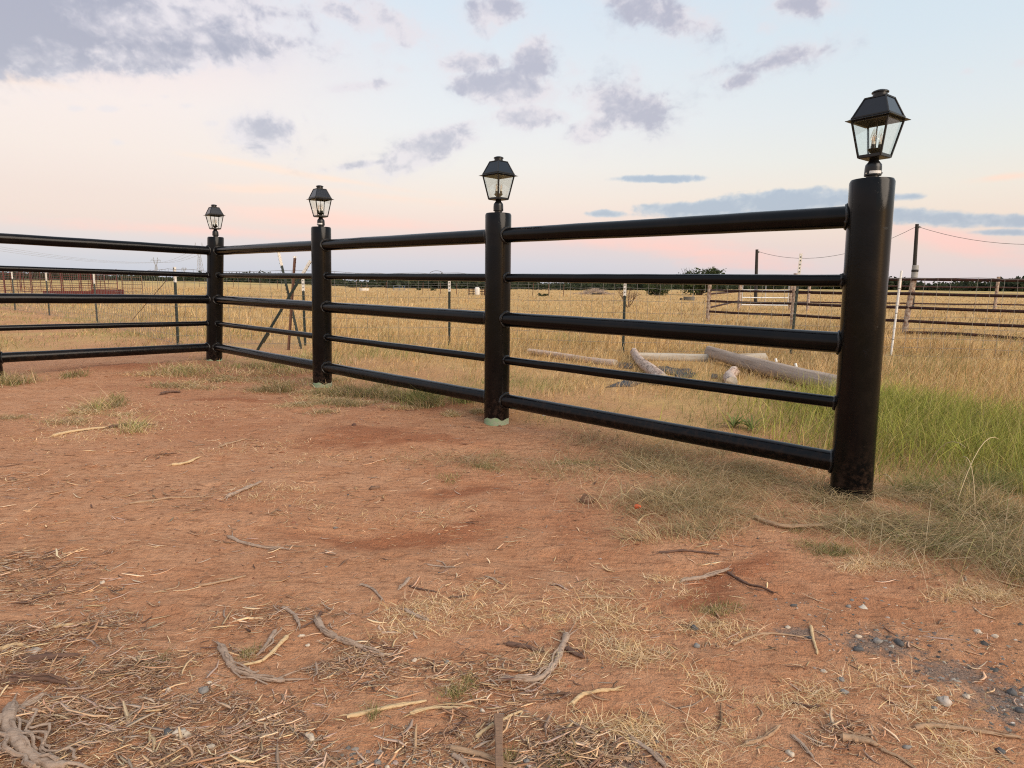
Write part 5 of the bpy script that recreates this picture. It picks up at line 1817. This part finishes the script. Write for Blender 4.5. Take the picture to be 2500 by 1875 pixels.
K = [([(28, 1712), (22, 1770), (40, 1815), (85, 1858), (160, 1885)], 25, M_SGREY, 'large gnarled grey root curling in the bottom left corner', 'gnarled_root', 2, 9),
     ([(34, 1735), (62, 1708), (105, 1690)], 13, M_SGREY, 'grey frayed root branch rising right from the corner root', 'root_branch', 8, 4),
     ([(20, 1660), (90, 1655), (165, 1662)], 16, M_SDARK, 'dark bark slab above the corner root', 'bark_slab', 2, 3),
     ([(538, 1577), (556, 1605), (575, 1630), (630, 1650), (692, 1662)], 17, M_SGREY, 'grey split root bending right, left of bottom centre', 'split_root', 5, 5),
     ([(702, 1550), (672, 1580), (640, 1606), (590, 1620)], 10, M_SPALE, 'pale curved stick crossing over the grey split root', 'stick', 1, 1),
     ([(672, 1538), (655, 1565), (635, 1592)], 12, M_SGREY, 'short grey splinter standing behind the pale curved stick', 'splinter', 4, 3),
     ([(776, 1512), (790, 1540), (830, 1562), (880, 1580), (938, 1598)], 16, M_SGREY, 'grey bent root lying right of the splinter heap', 'bent_root', 3, 4),
     ([(690, 1480), (720, 1500), (732, 1530)], 9, M_SGREY, 'small hooked grey root above the splinter heap', 'hooked_root', 4, 3),
     ([(785, 1490), (770, 1512), (735, 1532)], 7, M_SDARK, 'dark curved twig next to the hooked grey root', 'twig', 2, 1),
     ([(1384, 1545), (1368, 1590), (1345, 1630), (1305, 1656), (1252, 1655)], 15, M_SGREY, 'grey fibrous root arching over a dark branch at lower centre', 'fibrous_root', 10, 7),
     ([(1238, 1566), (1280, 1572), (1326, 1585)], 14, M_SDARK, 'dark half buried branch left of the fibrous root', 'buried_branch', 0, 1),
     ([(1382, 1580), (1405, 1592), (1427, 1603)], 13, M_SDARK, 'dark broken branch end right of the fibrous root', 'branch_end', 0, 1),
     ([(846, 1752), (950, 1726), (1040, 1706)], 11, M_SPALE, 'long pale stick slanting up towards bottom centre', 'stick', 1, 1),
     ([(1000, 1740), (1060, 1722), (1160, 1720)], 9, M_SPALE, 'pale split stick right of the long pale stick', 'stick', 2, 2),
     ([(1161, 1792), (1200, 1764), (1240, 1742), (1275, 1728)], 10, M_SPALE, 'pale bowed stick leaning over the upright plank', 'bowed_stick', 0, 0),
     ([(1100, 1818), (1188, 1842), (1262, 1870)], 15, M_STAN, 'brown split slat lying across the plank at bottom centre', 'split_stick', 2, 2),
     ([(1105, 1835), (1130, 1855), (1150, 1880)], 12, M_SGREY, 'grey fibrous splinter left of the plank foot', 'splinter', 5, 3),
     ([(1396, 1716), (1420, 1696), (1452, 1690), (1505, 1685)], 11, M_SPALE, 'bright forked pale wood below the fibrous root', 'forked_wood', 6, 2),
     ([(1440, 1829), (1490, 1842), (1545, 1847)], 13, M_STAN, 'brown stick near the bottom edge right of centre', 'stick', 1, 2),
     ([(1540, 1795), (1590, 1830), (1625, 1870)], 13, M_SGREY, 'grey root slanting down to the bottom edge', 'slanting_root', 4, 3),
     ([(2234, 1776), (2280, 1769), (2380, 1785), (2492, 1801)], 11, M_STAN, 'long tan root reaching the right edge near the bottom', 'long_root', 2, 3),
     ([(2053, 1796), (2095, 1802), (2145, 1820)], 17, M_STAN, 'thick brown bark chunk in the lower right debris', 'bark_chunk', 2, 3),
     ([(1935, 1792), (1960, 1815), (1985, 1845)], 9, M_SGREY, 'grey splinter left of the thick bark chunk', 'splinter', 5, 3),
     ([(2150, 1826), (2200, 1850), (2240, 1878)], 8, M_STAN, 'bundle of thin tan fibres below the bark chunk', 'fibre_bundle', 6, 4),
     ([(1819, 1815), (1870, 1797), (1905, 1768)], 10, M_STAN, 'curved tan bark strip left of the lower right debris', 'bark_strip', 1, 3),
     ([(1980, 1530), (1986, 1562), (1996, 1598)], 8, M_SPALE, 'bleached knobbly twig beside the dark gravel', 'twig', 1, 0),
     ([(1790, 1572), (1830, 1556), (1880, 1550), (1962, 1556)], 7, M_STAN, 'thin tan stick lying left of the bleached twig', 'stick', 3, 1),
     ([(2000, 1720), (1980, 1722), (1930, 1712)], 8, M_SDARK, 'dark flat twig in the straw at lower right', 'twig', 2, 2),
     ([(1665, 1405), (1720, 1394), (1778, 1383)], 11, M_SGREY, 'grey split branch right of centre, fibres to the left', 'split_branch', 4, 4),
     ([(1778, 1388), (1820, 1412), (1890, 1436)], 8, M_SDARK, 'dark thin branch running right from the split branch', 'thin_branch', 2, 1),
     ([(1610, 1346), (1680, 1344), (1755, 1352)], 8, M_SDARK, 'dark straight stick above the grey split branch', 'stick', 1, 0),
     ([(1842, 1266), (1905, 1288), (1990, 1290), (2078, 1270)], 14, M_STAN, 'long tan bark strip in front of the near post', 'bark_strip', 3, 5),
     ([(128, 1065), (180, 1053), (265, 1044)], 8, M_SPALE, 'long pale split stick on the dirt at far left', 'stick', 2, 2),
     ([(268, 1044), (320, 1036), (370, 1036)], 9, M_SDARK, 'dark decayed branch continuing from the pale split stick', 'decayed_branch', 2, 2),
     ([(419, 1130), (450, 1126), (487, 1113)], 9, M_SPALE, 'short pale broken stick with a spur at left', 'broken_stick', 3, 1),
     ([(317, 1226), (400, 1216), (502, 1208)], 6, M_STAN, 'thin straight tan stick below the short pale broken one', 'stick', 1, 0),
     ([(553, 1216), (590, 1200), (637, 1180)], 12, M_SGREY, 'grey fibrous wood chip left of centre', 'wood_chip', 4, 5),
     ([(557, 1300), (600, 1316), (640, 1325), (694, 1330)], 9, M_SGREY, 'grey splintered branch above the mulch, left of centre', 'splintered_branch', 4, 4),
     ([(535, 1090), (565, 1076), (600, 1068)], 7, M_STAN, 'small tan stick at the edge of the dark soil', 'stick', 2, 1),
     ([(394, 963), (415, 957), (441, 958)], 9, M_SDARK, 'short dark wood lump far left on the dirt', 'wood_lump', 1, 1),
     ([(1557, 1278), (1572, 1261), (1602, 1256)], 6, M_SPALE, 'small pale forked twig below the orange cap', 'forked_twig', 3, 0),
     ([(1044, 1366), (1075, 1370), (1112, 1377)], 6, M_SGREY, 'small grey stick with raised fork at centre', 'stick', 2, 1),
     ([(1065, 1352), (1080, 1356), (1088, 1368)], 4, M_SGREY, 'tiny grey twig propped on the small grey stick', 'twig', 1, 0),
     ([(484, 1424), (540, 1414), (600, 1398)], 8, M_STAN, 'lone tan stick on bare dirt above the mulch', 'stick', 1, 1),
     ([(375, 1440), (430, 1425), (436, 1408)], 5, M_STAN, 'thin crooked twig left of the lone tan stick', 'twig', 1, 0),
     ([(125, 1520), (170, 1510), (218, 1508)], 9, M_SPALE, 'pale yellow stick among the mulch at left', 'stick', 1, 1),
     ([(880, 1420), (905, 1430), (935, 1462)], 7, M_SGREY, 'forked grey root piece on dirt left of centre', 'forked_root', 3, 2),
     ([(1000, 1405), (985, 1420), (975, 1430)], 9, M_SGREY, 'small grey fibre clump near centre', 'fibre_clump', 7, 3),
     ([(1000, 1422), (1030, 1434), (1065, 1442)], 6, M_SDARK, 'thin dark root right of the small fibre clump', 'thin_root', 2, 1),
     ([(1185, 1400), (1205, 1412), (1228, 1423)], 6, M_SGREY, 'small grey curved twig at centre of the dirt', 'twig', 1, 1),
     ([(988, 1485), (1015, 1500), (1045, 1516)], 10, M_SGREY, 'grey splintered stub below centre', 'splintered_stub', 3, 3),
     ([(1240, 1480), (1310, 1466), (1400, 1454)], 5, M_STAN, 'long thin root curving across the straw', 'thin_root', 1, 0),
     ([(1410, 1460), (1480, 1460), (1555, 1465)], 7, M_STAN, 'half buried tan root right of the long thin root', 'buried_root', 1, 1),
     ([(1098, 1455), (1120, 1455), (1146, 1454)], 7, M_SDARK, 'small brown bark flake in the straw', 'bark_flake', 0, 1),
     ([(1190, 1562 + 25), (1230, 1600), (1300, 1622)], 5, M_STAN, 'thin brown twig above the dark rotten branch', 'twig', 1, 0),
     ([(1570, 1745), (1620, 1775), (1625, 1785)], 6, M_STAN, 'thin tan twig right of the forked pale wood', 'twig', 1, 0),
     ([(1850, 1300 + 455), (1862, 1740), (1850, 1722)], 5, M_STAN, 'short curled twig among lower right straw', 'twig', 2, 0),
     ([(60, 1600), (130, 1596), (190, 1590)], 14, M_SDARK, 'weathered dark chip in the mulch at left', 'wood_chip', 2, 3),
     ([(0, 1580), (30, 1570), (62, 1568)], 12, M_SPALE, 'yellowish broken wood at the left edge', 'broken_wood', 2, 2)]
for pts, th, mat, lab, nm, fr_, st_ in K:
    stick(pts, th, mat, lab, nm, fr_, strands=st_)

# the flat plank lying end-on at bottom centre
a, b = G(1217, 1765), G(1219, 1900)
pl = MB()
d = Vector((*(b - a), 0)); L = d.length; d.normalize(); s = Vector((-d.y, d.x, 0))
for i in range(7):
    pass
v, f = [], []
for i in range(11):
    t = i / 10
    c = Vector((*(a + (b - a) * t), 0)); z = hp(c.x, c.y)
    wv = (.0098 - .002 * t) + random.uniform(-.0012, .0012)
    for sx, zz in ((-1, .002), (1, .002), (1, .017), (-1, .0185)):
        v.append(c + s * (wv * sx) + Vector((0, 0, z * .3 + .012 + zz)))
for i in range(10):
    for k in range(4): f.append((i * 4 + k, i * 4 + (k + 1) % 4, i * 4 + 4 + (k + 1) % 4, i * 4 + 4 + k))
f += [(3, 2, 1, 0), (40, 41, 42, 43)]
tag(pl.add(v, f).build('plank', M_SPLANK, bevel=.002), 'flat brown plank pointing at the camera, bottom centre', 'plank')


def stone(px, py, rpx, col, lab, cat='stone', group=None, name='stone', flat=.62):
    g = G(px, py)
    r = rpx * np.linalg.norm([*g, CAMZ]) / F
    n1, n2 = 9, 6
    r *= .74
    V, Q = [], []
    ph = random.uniform(0, 20)
    el_ = random.uniform(.65, .95); ro = random.uniform(-.6, .6)
    for i in range(n2 + 1):
        th = math.pi * i / n2
        for j in range(n1):
            a = 2 * math.pi * j / n1
            d = np.array([math.sin(th) * math.cos(a), math.sin(th) * math.sin(a), math.cos(th)])
            q = 1 + .16 * math.sin(3.1 * d[0] + ph) + .14 * math.sin(4.3 * d[1] + ph * 2) + .10 * math.sin(6.7 * d[2] + d[0] * 3 + ph) + random.uniform(-.13, .13)
            p = d * q * r
            x, y = p[0], p[1] * el_
            V.append((x * math.cos(ro) - y * math.sin(ro), x * math.sin(ro) + y * math.cos(ro), p[2] * flat))
    for i in range(n2):
        for j in range(n1): Q.append((i * n1 + j, (i + 1) * n1 + j, (i + 1) * n1 + (j + 1) % n1, i * n1 + (j + 1) % n1))
    V = np.array(V) + np.array([g[0], g[1], hp(*g) + r * flat * .25])
    o = np_mesh(name, V, np.array(Q), M_STONE, np.tile(np.array(col), (len(V), 1)) * rng.uniform(.8, 1.15, (len(V), 1)), smooth=flat > .66)
    tag(o, lab, cat, group)


WHT, GRY, DRK = (.60, .50, .39), (.26, .24, .22), (.11, .108, .108)
ST = [(442, 1792, 20, WHT, 'largest cream stone in the mulch at lower left'), (412, 1786, 13, DRK, 'dark grey stone touching the largest cream stone'), (450, 1819, 13, WHT, 'cream stone just below the largest one'),
      (515, 1824, 12, WHT, 'round pale stone right of the cream pair'), (755, 1797, 17, WHT, 'knobbly white stone in the mulch left of bottom centre'), (736, 1549, 9, WHT, 'small bright white stone right of the pale curved stick'),
      (751, 1571, 7, WHT, 'small chalky stone below the bright white one'), (411, 1680, 9, WHT, 'small pale stone left of the grey flat stone'), (496, 1682, 15, GRY, 'flat grey stone in the mulch at left'), (510, 1661, 7, WHT, 'tiny white stone behind the flat grey stone'),
      (248, 1411, 7, WHT, 'white chip of stone in the upper left mulch'), (80, 1580, 15, (.45, .37, .30), 'pale brown lump in the mulch at left'), (1090, 1613, 10, GRY, 'bluish grey stone on dirt left of the fibrous root'), (1011, 1611, 9, WHT, 'pale flat stone left of the bluish grey stone'),
      (1223, 1736, 11, GRY, 'rounded grey stone at the head of the plank'), (1178, 1728, 8, WHT, 'pale pebble left of the plank head'), (2303, 1711, 17, (.52, .44, .37), 'flat tan stone in the lower right dirt'), (2280, 1726, 9, GRY, 'grey pebble touching the flat tan stone'),
      (2063, 1690, 10, GRY, 'grey stone left of the flat tan stone'), (2215, 1821, 10, GRY, 'lone grey pebble near the bottom right'), (2359, 1700, 9, WHT, 'white pebble right of the flat tan stone'), (2096, 1583, 13, DRK, 'glossy black stone below the gravel spill'),
      (2096, 1551, 9, WHT, 'white stone inside the gravel spill'), (2142, 1561, 12, GRY, 'grey stone right of the white one in the gravel'), (2196, 1568, 12, DRK, 'dark block in the gravel spill'), (2388, 1532, 9, WHT, 'pale pebble at right, left of a twin'),
      (2430, 1543, 9, WHT, 'pale pebble at right, right of a twin'), (1923, 1533, 8, WHT, 'white flat pebble left of the bleached twig'), (1696, 1534, 13, DRK, 'flat slate grey stone on open dirt'), (1702, 1574, 11, GRY, 'grey crumbly stone below the slate one'),
      (1938, 1471, 9, DRK, 'dark round pebble above the gravel spill'), (2072, 1470, 8, GRY, 'small grey pebble above the gravel spill'), (2011, 1637, 8, WHT, 'pale flat pebble below the gravel spill'), (2054, 1657, 9, GRY, 'flat grey pebble near the pale flat one'),
      (1980, 1556, 8, DRK, 'small dark stone at the foot of the bleached twig'), (1930, 1837, 11, WHT, 'pale stone in straw at the bottom right'), (2445, 1830, 10, DRK, 'dark asphalt lump in the bottom right corner'), (2470, 1690, 13, DRK, 'big dark asphalt clod at the right edge'), (2490, 1735, 11, DRK, 'dark asphalt clod below the big one at the right edge'),
      (922, 1858, 13, GRY, 'round grey pebble at the bottom edge left of centre'), (945, 1868, 9, WHT, 'white pebble at the bottom edge left of centre'), (878, 1862, 10, GRY, 'small grey pebble left of the round one at the bottom'), (965, 1856, 9, (.45, .33, .28), 'pinkish pebble at the bottom edge'), (1285, 1850, 10, GRY, 'grey pebble right of the plank')]
for px, py, r, col, lab in ST:
    stone(px, py, r, col, lab, group='stones lying on the dirt')
stone(1435, 1222, 26, (.20, .11, .07), 'dark fibrous root ball on the dirt near the grass edge', 'root ball', name='root_ball', flat=.7)
stone(915, 1192, 15, (.24, .14, .09), 'small dark root clod left of centre', 'clod', name='root_clod', flat=.5)
stone(865, 1046, 9, (.15, .08, .06), 'dark clod behind the loose soil', 'clod', name='dark_clod')
g = G(1556, 1244)
cp = MB(); cp.lathe([(.008, -.012), (.012, -.010), (.012, .004), (.007, .010), (.006, .018), (.002, .020)], 14)
o = cp.build('orange_cap', M_ORANGE, smooth=True); o.location = (*g, hp(*g) + .010); o.rotation_euler = (1.2, .4, .5)
tag(o, 'tiny bright orange plastic cap on the dirt', 'cap')
